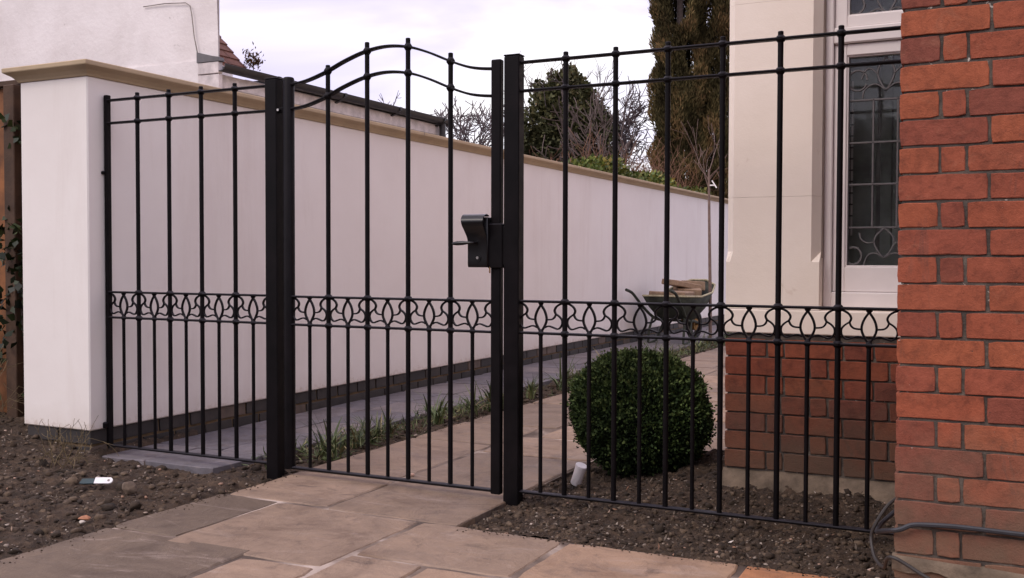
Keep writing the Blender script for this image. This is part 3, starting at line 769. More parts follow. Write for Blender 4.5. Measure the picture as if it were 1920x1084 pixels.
# stone
XR=-.672
mb=MB()
mb.bbox(XL-.004,1.5,YB-.006,1.2,.663,.757,.004)               # plinth course
mb.build('plinth_course',M['stone'],hb)
mb=MB()
mb.prism([(XL,YB+.0),(XR,YB+.0),(XR,.53),(XR,1.2),(XL,1.2)],.759,.945,'z')
mb.prism([(XL,YB+.028),(XL+.016,YB+.016),(XL+.028,YB),(-.703,YB),(XR,.492),(XR,1.2),(XL,1.2)],.985,1.1992,'z')
mb.prism([(XL,YB+.028),(XL+.016,YB+.016),(XL+.028,YB),(-.703,YB),(XR,.492),(XR,1.2),(XL,1.2)],1.200,1.9612,'z')
mb.prism([(XL,YB+.028),(XL+.016,YB+.016),(XL+.028,YB),(-.703,YB),(XR,.492),(XR,1.2),(XL,1.2)],1.962,3.2,'z')
# chamfer stops between .945 and .985
lo=[(XL,YB),(XL+.016,YB),(XL+.028,YB),(-.703,YB),(XR,YB),(XR,1.2),(XL,1.2)]
hi=[(XL,YB+.028),(XL+.016,YB+.016),(XL+.028,YB),(-.703,YB),(XR,.492),(XR,1.2),(XL,1.2)]
V=[(x,y,.945) for x,y in lo]+[(x,y,.985) for x,y in hi]
mb.add(V,[(i,(i+1)%7,7+(i+1)%7,7+i) for i in range(7)])
mb.box(.75,1.5,YB,1.2,.759,3.2); mb.box(XL,1.5,YB-.004,1.2,3.2,3.6)
mb.build('stonework',M['stone'],hb)
mb=MB(); mb.box(XL,-.9,1.2,7,-.1,3.6); mb.box(-.9,1.5,6.8,7,-.1,3.6); mb.box(1.4,1.5,1.2,7,-.1,3.6); mb.build('side_wall',M['stone'],hb)
mb=MB(); mb.prism([(XR+.001,YB+.0),(XR+.001,YB+.0)]*1+[(XR+.0015,.525),(XR+.0015,.4925)],.99,.991,'z') if False else None
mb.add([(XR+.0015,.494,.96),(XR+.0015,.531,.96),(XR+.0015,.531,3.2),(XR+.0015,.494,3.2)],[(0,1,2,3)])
mb.build('dark_reveal',M['stone_dark'],hb)
mb=MB(); mb.box(-.9,1.4,1.2,1.205,.6,3.2) if False else None
mb.box(-.89,1.39,2.6,2.62,.3,3.2); mb.box(-.89,1.39,1.2,2.6,.60,.62); mb.box(-.895,-.885,1.2,2.6,.3,3.2); mb.box(-.89,1.39,1.2,2.6,3.18,3.2)
mb.build('room_interior',M['darkroom'],hb)
mb=MB(); V=[];F=[]
for i in range(41):
    x=-.88+i*.055; V+=[(x,.84+.015*math.sin(i*2.1),.62),(x,.84+.015*math.sin(i*2.1),3.1)]
for i in range(40): F.append((2*i,2*i+2,2*i+3,2*i+1))
mb.add(V,F); mb.build('pane_backing',simple('grey_backing',(.26,.27,.26),.9,0,.6,3.5,0),hb,True)  # folded backing sheet added behind the glass to lighten the panes
mb=MB()   # folded curtain and far mullion seen through the glass
for x0,x1,yy in ((-.497,-.480,.70),(-.445,-.438,.74),(-.36,-.33,.78)):
    n=10; V=[];F=[]
    for i in range(n+1):
        x=x0+(x1-x0)*i/n; V+=[(x,yy+.004*math.sin(i*1.7),.99),(x,yy+.004*math.sin(i*1.7),2.6)]
    for i in range(n): F.append((2*i,2*i+2,2*i+3,2*i+1))
    mb.add(V,F)
mb.build('curtain',M['curtain'],hb,True)
mb=MB(); mb.box(-.606,-.578,.64,.645,1.05,1.66); mb.build('reflection_strip',simple('pale_reflection',(.62,.58,.57),.8,0,.1,9,0),hb)  # lattice reflection at the pane edge, modelled as a pale strip with bars
mb=MB()
for k in range(13): mb.box(-.607,-.576,.632,.639,1.08+k*.045,1.086+k*.045)
mb.box(-.588,-.585,.632,.6385,1.05,1.66)
mb.build('reflection_bars',M['leadcame'],hb)
# window
def win_parts(zb,zt,nm):
    pass
wd=MB()
wd.bbox(XR+.002,-.640,.528,.60,.765,2.75,.004)        # outer frame jamb
wd.bbox(-.640,.75,.528,.60,.7585,.828,.004)           # sill rail
wd.bbox(-.640,.75,.532,.60,1.790,1.852,.005)          # transom
wd.bbox(.66,.75,.528,.60,.83,2.75,.004)
win=wd.build('window_frame',M['frame'],hb)
for (zb,zt,rt,rb) in ((.829,1.788,.044,.098),(1.853,2.75,.05,.045)):
    sh=MB()
    sh.bbox(-.6385,-.592,.548,.592,zb,zt,.003); sh.bbox(.60,.658,.548,.592,zb,zt,.003)
    sh.bbox(-.5918,.5998,.548,.592,zb,zb+rb,.003); sh.bbox(-.5918,.5998,.548,.592,zt-rt,zt,.003)
    # glazing bead
    sh.bbox(-.5918,-.586,.556,.575,zb+rb,zt-rt,.001); sh.bbox(-.586,.5998,.556,.575,zb+rb,zb+rb+.005,.001); sh.bbox(-.586,.5998,.556,.575,zt-rt-.005,zt-rt,.001)
    s_=sh.build('sash',M['frame'],hb)
    gz0,gz1=zb+rb,zt-rt
    pn=MB(); pn.box(-.590,.5985,.5775,.5805,gz0,gz1); pn.build('pane',M['glass'],s_)
    ld=MB(); y0,y1=.5735,.5845
    def came(pts,t=.005): ld.ribbon(pts,y0,y1,t*1.45)
    xs=[-.585+.0895*i for i in range(14)]
    tb=gz1-.165 if zt<1.8 else gz0+.12; bb=gz0+.152 if zt<1.8 else gz0+.12
    zs=[gz0+.152,gz0+.319,gz0+.481,gz0+.645] if zt<1.8 else [gz0+.12,gz0+.28,gz0+.44,gz0+.6]
    for x in xs[1:]:
        came([(x,bb),(x,tb if zt<1.8 else gz1)],.0055)
    for z in zs: came([(-.589,z),(.598,z)],.0055)
    came([(-.587,gz0),(-.587,gz1)],.006); 
    for i in range(0,13,2):
        xa=xs[i]; xc=xs[i]+.0895*1.5
        # pointed ovals with side loops, top and bottom bands
        for zc,hh,s in (((gz1-.07),.06,1),) if zt<1.8 else ():
            for sg in (-1,1):
                came(spline([(xc,zc+hh),(xc+sg*.022,zc+hh*.5),(xc+sg*.031,zc),(xc+sg*.02,zc-hh*.6),(xc,zc-hh*1.15)],5),.005)
                came(spline([(xc+sg*.03,zc-.005),(xc+sg*.055,zc+.018),(xc+sg*.075,zc+.012),(xc+sg*.09,zc-.02)],4),.004)
                came(spline([(xc,zc-hh*1.15),(xc+sg*.03,zc-hh*.75),(xc+sg*.055,zc-hh*.75),(xc+sg*.08,zc-hh*1.1),(xc+sg*.085,gz1-.165)],4),.004)
        zc=bb-.04
        for sg in (-1,1):
            came(spline([(xc,bb-.002),(xc+sg*.028,bb-.03),(xc+sg*.036,bb-.06),(xc+sg*.02,bb-.095),(xc,bb-.12)],5),.005)
            came(spline([(xc+sg*.034,bb-.055),(xc+sg*.06,bb-.06),(xc+sg*.085,bb-.045),(xc+sg*.0895,bb-.02)],4),.004)
            came(spline([(xc,bb-.12),(xc+sg*.03,bb-.10),(xc+sg*.06,bb-.108),(xc+sg*.075,max(gz0,bb-.15))],4),.004)
    a=[(xs[0]+.02+.032*math.cos(q),gz0+.042+.034*math.sin(q)) for q in [x*.5 for x in range(-6,5)]]
    came(a,.006)
    if zt<1.8:
        a=[(xs[0]+.03+.036*math.cos(q),gz1-.095+.04*math.sin(q)) for q in [x*.45 for x in range(0,14)]]; came(a,.005)
    ld.build('lead_lattice',M['leadcame'],s_)

# ------------------------------------------------------------------ neighbouring house (left, behind the wall)
nh=empty('neighbouring_house',(-5.5,3,0),'lumpy white rendered house with gutter behind the garden wall','house')
HX=-4.797
mb=MB(); mb.add([],[]) 
# front wall as a grid so that its face can be slightly uneven
V=[];F=[]; nx,nz=80,60
for j in range(nz+1):
    for i in range(nx+1):
        x=-10.5+(HX+10.5)*i/nx; z=2.29+(5.6-2.29)*j/nz
        V.append((x,1.7+noise.noise(Vector((x*2.2,0,z*2.2)))*.012,z))
for j in range(nz):
    for i in range(nx): a=j*(nx+1)+i; F.append((a,a+1,a+nx+2,a+nx+1))
mb.add(V,F)
mb.prism([(-10.5,1.72),(HX,1.72),(HX-.27,2.0),(-10.5,2.0)],2.285,5.6,'z'); mb.box(-10.5,-4.932,1.69,2.0,-.1,2.289); mb.box(-10.5,-7.5,2.0,4.5,-.1,5.6)
mb.build('wall',M['oldrender'],nh,True,30)
mb=MB(); mb.box(-6.5,-4.815,2.0,4.68,-.1,2.20); mb.build('extension_wall',M['oldrender'],nh)
mb=MB(); mb.box(-6.4,-4.74,2.31,4.66,2.205,2.252); mb.build('flat_roof',M['gutter'],nh)
mb=MB(); mb.bbox(-4.932,-4.752,1.655,1.698,2.185,2.262,.003); mb.bbox(-4.932,-4.752,1.66,1.698,1.9,2.180,.003); mb.bbox(-4.812,-4.79,1.70,4.66,2.10,2.19,.003)
mb.build('fascia',M['fascia'],nh)
mb=MB(); mb.bbox(-4.808,-4.786,1.72,4.6,2.055,2.098,.003); mb.build('soffit_board',M['grime'],nh)
mb=MB(); mb.add([(-4.935,1.652,2.263),(-4.735,1.652,2.263),(-4.735,1.70,2.278),(-4.80,1.70,2.30),(-4.935,1.70,2.335),(-4.935,1.652,2.30)],[(0,1,2,3,4,5)])
mb.prism([(-4.935,2.264),(-4.735,2.264),(-4.745,2.290),(-4.80,2.300),(-4.935,2.335)],1.650,1.699,'y')
mb.build('lead_flashing',M['lead'],nh)
# half-round gutter
mb=MB(); V=[];F=[]; n=9
gp=[(-4.742+.048*math.cos(math.pi+math.pi*k/(n-1)),2.243+.048*math.sin(math.pi+math.pi*k/(n-1))) for k in range(n)]
gi=[(-4.742+.043*math.cos(math.pi+math.pi*k/(n-1)),2.245+.043*math.sin(math.pi+math.pi*k/(n-1))) for k in range(n)][::-1]
mb.prism(gp+gi,1.66,4.72,'y')
for y in (2.2,3.0,3.8,4.55): mb.prism([(-4.795,2.185),(-4.742,2.194),(-4.69,2.22),(-4.688,2.245),(-4.695,2.245),(-4.70,2.21),(-4.742,2.188),(-4.795,2.170)],y,y+.03,'y')
mb.tube([(-4.742,4.60,2.20),(-4.742,4.60,2.12),(-4.742,4.60,2.06)],.03,10)
mb.tube([(-4.742,4.70,2.22),(-4.742,4.78,2.215)],.02,8)
mb.build('gutter',M['gutter'],nh,True,40)
# steep tiled roof piece behind the wall's corner
mb=MB(); random.seed(8)
P0=Vector((-5.02,0,2.272)); dv=Vector((-.69,0,.725))
for r in range(14):
    y=2.02-(.08 if r%2 else 0)
    while y<2.29:
        y1=min(y+.162,2.30+random.uniform(-.006,.006)); y0=max(y,2.02)
        a=P0+dv*(.085*r); b_=P0+dv*(.085*r+.13); nrm=Vector((.725,0,.69))
        q=[a+nrm*.024,b_+nrm*.010]
        mb.add([(q[0].x,y0,q[0].z),(q[0].x,y1-.003,q[0].z),(q[1].x,y1-.003,q[1].z),(q[1].x,y0,q[1].z),
                (a.x,y0,a.z),(a.x,y1-.003,a.z),(b_.x,y1-.003,b_.z),(b_.x,y0,b_.z)],
               [(0,1,2,3),(4,7,6,5),(0,4,5,1),(1,5,6,2),(0,3,7,4)],random.random())
        y+=.165
mb.build('roof',M['tile'],nh)
mb=MB(); mb.tube([(-5.45,1.685,2.70),(-5.25,1.683,2.70),(-5.06,1.683,2.685),(-5.02,1.682,2.66),(-5.005,1.682,2.60),(-4.985,1.682,2.45),(-4.955,1.682,2.33),(-4.945,1.682,2.2),(-4.945,1.682,2.0)],.0035,6)
mb.build('surface_cable',M['grime'],nh)
mb=MB(); V=[]
rt=[]
P=rng.normal(size=(140,3))*np.array([.03,.03,.03])+np.array([-5.02,2.30,2.40]); P[:,2]=np.clip(P[:,2],2.33,2.5)
P2_=rng.normal(size=(60,3))*.02+np.array([-5.0,2.31,2.37])
tag(kind='stuff',o=leaves('roof_weed',np.concatenate([P,P2_]),np.array([[.3,0,1]]),.035,.012,M['scrub'],nh))

# ------------------------------------------------------------------ wooden fence and ivy on the far left
wf=empty('wooden_fence',(-6,.3,0),'brown timber fence panel at the far left behind the white wall end','fence')
mb=MB(); x=-8.0; random.seed(2)
while x<-4.48:
    mb.bbox(x,x+.118,.300+random.uniform(0,.004),.32,-.05,1.90+random.uniform(-.004,.004),.003); x+=.122
mb.build('boards',M['wood'],wf)
mb=MB(); mb.bbox(-8,-4.5,.27,.34,1.905,1.935,.003); mb.build('top_rail',M['darkwood'],wf)
mb=MB(); mb.bbox(-4.985,-4.90,.22,.30,-.1,1.90,.004); mb.build('post',M['darkwood'],wf)
n=1500
P=np.stack([rng.uniform(-5.6,-4.60,n),.26-rng.exponential(.03,n),rng.uniform(0,1.75,n)],1)
keep=[noise.noise(Vector((p[0]*3,0,p[2]*2.4)))+.75*(p[0]+4.95)-.15*(p[2]-.5)>-.08 for p in P]
P=P[np.array(keep)]
iv=empty('ivy_climber',(-4.9,.2,0),'dark ivy climbing the timber fence beside the white wall end','ivy')
leaves('foliage',P,np.array([[.0,-.7,-.5]]),.055,.045,M['darkivy'],iv,jit=.5)
mb=MB()
for k in range(5):
    x=-4.95+k*.06; mb.tube([(x,.27,.0),(x+.03,.25,.4),(x-.03,.26,.8),(x+.02,.27,1.2),(x,.28,1.5)],[.008,.006,.005,.004,.002],6)
mb.build('stem',M['bark'],iv)

# ------------------------------------------------------------------ trees
def branch(mb,p,d,L,r,depth,spread=.6,up=.15,nsub=(2,4),seg=4,tips=None,minr=.002,wob=.22,shrink=.68):
    pts=[p]; rad=[r]; q=p.copy(); dd=d.copy()
    for i in range(seg):
        dd=(dd+Vector((random.gauss(0,wob),random.gauss(0,wob),random.gauss(0,wob)+up))*.5).normalized()
        q=q+dd*(L/seg); pts.append(q.copy()); rad.append(max(minr,r*(1-.45*(i+1)/seg)))
    mb.tube(pts,rad,5 if r>.02 else 3,cap=False)
    if depth==0:
        if tips is not None: tips.append(q)
        return
    for k in range(random.randint(*nsub)):
        t=random.uniform(.35,1); i=min(seg-1,int(t*seg)); b0=pts[i].lerp(pts[i+1],t*seg-i if t*seg-i<=1 else 1)
        nd=(dd+Vector((random.gauss(0,spread),random.gauss(0,spread),random.gauss(0,spread)))).normalized()
        branch(mb,b0,nd,L*random.uniform(shrink-.13,shrink+.13),max(minr,rad[i]*.62),depth-1,spread,up,nsub,seg,tips,minr,wob,shrink)
def bare_tree(x,y,h,seed,label,mat,r=.09,depth=5,tilt=(0,0,1),spread=.6,nsub=(2,4),minr=.006,L0=.3,grp='bare winter trees beyond the wall'):
    random.seed(seed); t=empty('bare_tree',(x,y,0),label,'tree',grp)
    mb=MB(); top=Vector((x+tilt[0]*h*.4,y,h*.42))
    mb.tube([(x,y,-.14),(x+tilt[0]*h*.2,y,h*.2),tuple(top)],[r,r*.85,r*.7],7); mb.build('trunk',mat,t,True)
    mb=MB()
    for k in range(5):
        d=Vector((random.gauss(0,.5)+tilt[0],random.gauss(0,.5),.8)).normalized()
        branch(mb,top-Vector((0,0,random.uniform(0,h*.08))),d,h*L0,r*.55,depth,spread,.12,nsub,4,None,minr)
    mb.build('branches',mat,t); return t
def cypress(x,y,h,rx,seed,label,gap=0):
    g_=np.random.default_rng(seed); t=empty('cypress_tree',(x,y,0),label,'tree','tall columnar cypress trees beyond the wall')
    mb=MB(); mb.tube([(x,y,-.14),(x,y,h*.5),(x,y,h*.92)],[.16,.11,.02],7); mb.build('trunk',M['bark'],t)
    n=150000; z=g_.uniform(.6,h,n); a=g_.uniform(0,2*math.pi,n)
    f=np.clip((h-z)/h*3.2,0,1)**.55*(.72+.28*np.clip(z/2.5,0,1))
    lob=1+.13*np.sin(a*5+z*1.7+seed)+.12*np.sin(a*3-z*2.9)+.07*np.sin(z*7+a*2)
    rr=rx*f*lob*np.sqrt(g_.uniform(.30,1,n))
    den=np.array([noise.noise(Vector((math.cos(q)*1.3+seed,math.sin(q)*1.3,w_*.75))) for q,w_ in zip(a,z)])
    k=den>-.30
    P=np.stack([x+rr*np.cos(a),y+rr*np.sin(a),z],1)[k]; aa=a[k]
    D=np.stack([np.cos(aa)*.35,np.sin(aa)*.35,np.full(len(aa),1.)],1)
    c=np.clip((rr[k]/(rx*f[k]+1e-3))**2*.75+g_.normal(0,.14,len(aa))-.08,0,1)
    leaves('crown',P,D,.15,.030,M['cypress'],t,c,.32)
    return t
cypress(-7.78,22,12.5,.66,1,'broad dark cypress left of its twin, beside the bare tree')
cypress(-6.88,22.6,12.0,.70,2,'slimmer dark cypress right of its twin, against the cream stone bay')
# ivy clad tree
def lumpy(name,c,rad,n,mat,parent,L,W,seed,lobes=14,jit=.7,lobr=.45,zmin=None,shell=.55):
    g_=np.random.default_rng(seed); P=[];D=[];C=[]
    cs=[(np.array(c),1.0)]
    for i in range(lobes):
        d=unit(g_.normal(size=(1,3)))[0]; cs.append((np.array(c)+d*np.array(rad)*.62,lobr*g_.uniform(.7,1.2)))
    for cc_,s in cs:
        m=int(n*s**2/sum(q[1]**2 for q in cs)); d=unit(g_.normal(size=(m,3))); r_=g_.uniform(shell,1,(m,1))**.6*(1+.12*np.sin(d[:,[0]]*9+d[:,[2]]*7))
        P.append(cc_+d*np.array(rad)*s*r_); D.append(d); C.append(np.clip(.35+.35*d[:,2]+g_.normal(0,.2,m),0,1))
    P=np.concatenate(P);D=np.concatenate(D);C=np.concatenate(C)
    den=np.array([noise.noise(Vector(p)*(1.6/ max(.3,min(rad)))) for p in P]); k=den>-.22
    if zmin is not None: k&=P[:,2]>zmin
    return leaves(name,P[k],D[k],L,W,mat,parent,C[k],jit)
it=empty('ivy_covered_tree',(-11.3,22,0),'rounded ivy-smothered tree with thin twigs on top, beyond the wall','tree')
mb=MB(); random.seed(5); mb.tube([(-11.3,22,-.14),(-11.3,22,2),(-11.2,22,4)],[.3,.25,.12],8); mb.build('trunk',M['bark'],it)
lumpy('crown',(-10.95,22,4.0),(1.5,1.2,1.9),46000,M['ivy'],it,.13,.10,3,16)
random.seed(15)
for k in range(18):
    a=random.uniform(0,6.28); p=Vector((-10.95+math.cos(a)*1.0,22+math.sin(a)*.9,random.uniform(4.6,5.6))); d=(p-Vector((-10.95,22,3.6))).normalized()
    mb=MB(); branch(mb,p,d,random.uniform(.5,.8),.014,2,.5,.15,(2,3),4,None,.007); mb.build('twig',M['bark_far'],it)
bare_tree(-10.1,24.5,7.2,12,'spreading bare tree between the ivy-covered tree and the cypresses',M['bark_far'],.09,4,(-.05,0,1),.75,(3,5),.012,.21)
bare_tree(-8.05,19.2,6.6,23,'upright bare tree with knobbly twigs close beside the cypress',M['bark'],.06,3,(-.25,0,1),.6,(2,4),.012,.22)
bare_tree(-15.55,25,8.2,33,'bare round-headed tree seen through the gate bars above the wall',M['bark_far'],.10,4,(0,0,1),.8,(3,4),.013,.19)
bare_tree(-15.9,20.5,7.0,41,'faint twiggy tree rising just over the black gutter',M['bark_far'],.07,4,(.1,0,1),.75,(2,4),.008,.2)
bare_tree(-17.3,25,7.8,44,'small bare tree behind the end of the gutter',M['bark_far'],.07,4,(0,0,1),.75,(2,4),.008,.18)
# brown undergrowth, ivy hedge
def hmax(y):
    return float(np.interp(y,[9,11,12.2,13.5,15,16,19],[2.35,2.6,2.5,2.2,2.3,2.8,3.3]))
mb=MB(); random.seed(77)
for k in range(520):
    y=random.uniform(9.5,19); xw=-4.9-(y-9)*.17; x=xw-random.uniform(0,1.9); h=hmax(y)*random.uniform(.62,1.0)
    p=Vector((x,y,random.uniform(1.2,2.0))); d=Vector((random.gauss(0,.3),random.gauss(0,.3),1)).normalized()
    branch(mb,p,d,(h-p.z)*.8,.006,2,.55,.02,(2,4),4,None,.003,.3)
o=mb.build('undergrowth',M['twig_red']); tag(o,'tangled brown winter stems above the garden wall','undergrowth',kind='stuff')
n=15000
y=rng.uniform(9.0,21,n); xx=-5.3-(y-9)*.20-rng.uniform(0,1.4,n); z=1.5+rng.beta(1.6,2,n)*(np.array([hmax(q) for q in y])-1.55)
P=np.stack([xx,y,z],1); den=np.array([noise.noise(Vector(p)*1.5) for p in P]); P=P[den>-.12]
o=leaves('undergrowth',P,np.array([[.2,-.2,.3]]),.085,.045,M['scrub'],None,None,1.0); tag(o,'withered brown leaves and brambles above the garden wall','undergrowth',kind='stuff')
hd=empty('ivy_hedge',(-4.8,11,0),'low bright green ivy hedge creeping over the wall coping','hedge')
n=14000; y=7.35+rng.beta(1.1,1.6,n)*8.5; hh=.42*np.clip((y-7.3)/.8,0,1)*(.75+.25*np.sin(y*3.1))*np.clip((18-y)/8,.3,1)+.03
P=np.stack([-4.52-rng.uniform(0,.55,n),y,1.80+rng.uniform(0,1,n)*hh],1)
leaves('foliage',P,np.array([[.5,-.3,.6]]),.065,.05,M['hedge'],hd,None,.7)
mb=MB(); 
for k in range(9): mb.tube([(-4.75,7.8+k*.9,0),(-4.7,7.9+k*.9,1.0),(-4.72,7.8+k*.9,1.95)],[.02,.015,.006],6)
mb.build('stem',M['bark'],hd)

# hedge row across the road, seen only as reflections in the window glass
n=16000; x=rng.uniform(-13,9,n); hh=3.6+.8*np.sin(x*.9)+.5*np.sin(x*2.3); z=rng.uniform(0,1,n)**.8*hh
P=np.stack([x,-15+rng.uniform(-1.2,1.2,n),z],1)
o=leaves('treeline',P,np.array([[0,.5,.5]]),.42,.30,M['ivy'],None,None,.9); tag(o,'dark trees on the far side of the road mirrored in the window','trees',kind='stuff')
# sapling
sp_=empty('young_tree',(-3.19,8.2,0),'slender bare sapling rising from the planting strip beside the bay','tree')
random.seed(9); mb=MB(); mb.tube([(-3.19,8.2,-.05),(-3.20,8.2,.7),(-3.215,8.2,1.4),(-3.225,8.2,2.02)],[.021,.019,.016,.013],8); mb.build('trunk',simple('young_bark',(.17,.115,.095),.8,0,.3,30,.3,.003),sp_,True)
mb=MB()
for d,L in (((-.5,.1,1),.45),((.12,0,1),.40),((.6,.1,.8),.38),((-.15,-.2,1),.3),((.5,-.1,.6),.28),((-.6,.0,.7),.30)):
    branch(mb,Vector((-3.225,8.2,random.uniform(1.75,2.02))),Vector(d).normalized(),L,.007,2,.5,.05,(1,3),4,None,.0024,.2)
mb.build('branches',bpy.data.materials['young_bark'],sp_)
mb=MB(); mb.bbox(-3.205,-3.150,8.17,8.175,1.82,1.835,.001); mb.add([(-3.185,8.165,1.88),(-3.172,8.165,1.885),(-3.115,8.165,1.80),(-3.128,8.165,1.79)],[(0,1,2,3)]); mb.build('plant_tag',M['whiteplastic'],sp_)

# ------------------------------------------------------------------ clipped box ball
bx=empty('box_ball',(-1.497,.78,0),'clipped dark green box ball in the soil bed behind the railing','shrub')
def boxsurf(u,v):
    d=Vector((math.cos(u)*math.sin(v),math.sin(u)*math.sin(v),math.cos(v)))
    k=1+.10*noise.noise(d*2.0+Vector((4,4,4)))+.06*noise.noise(d*6)
    rx=.312; rz=.270
    return Vector((d.x*rx*k,d.y*rx*k,d.z*rz*k))
mb=MB(); V=[];F=[]
for j in range(13):
    for i in range(24): V.append(Vector((-1.497,.78,.265))+boxsurf(i*2*math.pi/24,j*math.pi/12)*.90)
for j in range(12):
    for i in range(24): F.append((j*24+i,(j+1)*24+i,(j+1)*24+(i+1)%24,j*24+(i+1)%24))
mb.add(V,F); mb.build('core',M['boxcore'],bx)
n=60000; d=unit(rng.normal(size=(n,3))); P=[];C=[]
for i in range(n):
    u=math.atan2(d[i,1],d[i,0]); v=math.acos(max(-1,min(1,d[i,2])))
    tuft=noise.noise(Vector(d[i])*22)*.5+noise.noise(Vector(d[i])*11)*.4
    r=random.uniform(.90,1.0)+.035*tuft+(random.random()**14)*.11
    p=boxsurf(u,v)*r; P.append((p.x-1.497,p.y+.78,p.z+.265)); C.append(min(1,max(0,.40+.9*tuft+(r-.97)*3+.2*d[i,2]+random.gauss(0,.14))))
P=np.array(P); C=np.array(C); k=P[:,2]>-.03
leaves('foliage',P[k],d[k]+np.array([[0,0,.5]]),.0165,.0105,M['box'],bx,C[k],.75,.1)
mb=MB(); mb.tube([(-1.497,.78,-.1),(-1.50,.78,.08)],.02,8); mb.build('stem',M['bark'],bx)

# ------------------------------------------------------------------ strap-leaved plants along the strip
def clump(x,y,s,nb,seed,label):
    random.seed(seed); mb=MB()
    for k in range(nb):
        a=random.uniform(0,6.28); L=s*random.uniform(.55,1.15); w=random.uniform(.0035,.007)*(s/.25)**.5; lean=random.uniform(.15,1.1)
        b0=Vector((x+random.gauss(0,.022),y+random.gauss(0,.022),-.03)); dirx=Vector((math.cos(a),math.sin(a),0)); sidev=Vector((-math.sin(a),math.cos(a),0))
        V=[];n=6
        for i in range(n+1):
            t=i/n; ang=lean*t*1.75+.12
            if i: pos=pos+(dirx*math.sin(ang)+Vector((0,0,1))*math.cos(ang))*(L/n)
            else: pos=b0.copy()
            if pos.z<.004 and i: pos.z=.004
            ww=w*(1-.85*t**1.6)*(.7+.6*min(1,t*3)); V+=[pos-sidev*ww,pos+Vector((0,0,-ww*.5)),pos+sidev*ww]
        F=[]
        for i in range(n): F+=[(i*3,i*3+1,i*3+4,i*3+3),(i*3+1,i*3+2,i*3+5,i*3+4)]
        c=random.random(); c=c*.85 if random.random()<.85 else 1.
        mb.add(V,F,c)
    o=mb.build('strap_leaf_plant',M['blade']); tag(o,label,'plant','strap-leaved plants along the narrow bed'); return o
cl=[(-2.985,.47,.25,34,'tall upright strap-leaved clump nearest the gate, just right of the left gate post'),
(-3.06,.66,.20,16,'thin arching clump just behind the tallest one near the gate'),
(-3.02,.98,.20,30,'pale yellow-green strap-leaved clump, third from the gate'),
(-3.09,1.16,.19,18,'loose clump with long arching blades, fourth from the gate'),
(-3.04,1.52,.21,24,'strap-leaved clump with drooping blades, fifth from the gate'),
(-3.05,2.02,.24,30,'bushy strap-leaved clump, sixth from the gate, left of the latch stile'),
(-3.01,2.36,.22,26,'spiky clump seventh from the gate, right against the latch stile'),
(-3.06,2.85,.22,24,'strap-leaved clump seen just right of the latch post, eighth from the gate'),
(-3.05,3.35,.26,34,'dense dark clump ninth from the gate, right of the first tall railing bar'),
(-3.02,3.9,.25,28,'strap-leaved clump tenth from the gate, left of the box ball'),
(-3.08,4.4,.24,26,'strap-leaved clump eleventh from the gate, partly behind the box ball'),
(-3.04,5.0,.24,26,'strap-leaved clump twelfth from the gate, above the top of the box ball'),
(-3.05,5.6,.24,24,'strap-leaved clump thirteenth from the gate, over the box ball'),
(-3.06,6.2,.24,24,'strap-leaved clump just before the far steel spotlight'),
(-3.02,6.9,.24,24,'strap-leaved clump just beyond the far steel spotlight'),
(-3.08,7.6,.24,22,'strap-leaved clump beside the foot of the bare sapling'),
(-3.02,8.6,.26,22,'farthest strap-leaved clump at the end of the strip')]
for i,(x,y,s,nb,l) in enumerate(cl): clump(x+.03*math.sin(i*2.7),y+.12*math.sin(i*1.9),s*(1.0+.16*math.sin(i*3.3)),int(nb*(1.25+.45*math.sin(i*2.1))),100+i,l)
o=clump(-3.02,.12,.12,14,300,'small weedy tuft at the foot of the left gate post')
# low weeds between the clumps
n=5200; yy=rng.uniform(.1,9,n); P=np.stack([rng.uniform(-3.22,-2.92,n),yy,np.full(n,-.02)+rng.uniform(0,.04,n)],1)
den=np.array([noise.noise(Vector(p)*3.) for p in P]); P=P[den>.02]
tag(leaves('ground_cover',P,np.array([[0,0,.6]]),.07,.007,M['blade'],None,None,.8),'low green weeds and fallen leaves in the narrow bed','ground cover',kind='stuff')

# dry plant in the left bed
random.seed(61); mb=MB()
for k in range(13):
    a=random.uniform(0,6.28); d=Vector((math.cos(a)*.5,math.sin(a)*.5,1)).normalized()
    branch(mb,Vector((-3.87+random.gauss(0,.03),-.33+random.gauss(0,.03),.0)),d,random.uniform(.10,.17),.0022,2,.6,.0,(1,3),4,None,.0011,.35)
o=mb.build('withered_plant',simple('straw_stems',(.17,.125,.065),.9,0,.3,20,0)); tag(o,'small withered twiggy plant in the soil by the white wall corner','plant')
random.seed(66); mb=MB()
for k in range(8):
    a=random.uniform(0,6.28); d=Vector((math.cos(a)*.6,math.sin(a)*.6,1)).normalized()
    branch(mb,Vector((-4.75+random.gauss(0,.1),-.12+random.gauss(0,.06),.02)),d,random.uniform(.2,.4),.0025,2,.6,.0,(1,3),4,None,.0012,.3)
o=mb.build('withered_plant',bpy.data.materials['straw_stems']); tag(o,'thin wiry dead stems at the far left below the timber fence','plant')

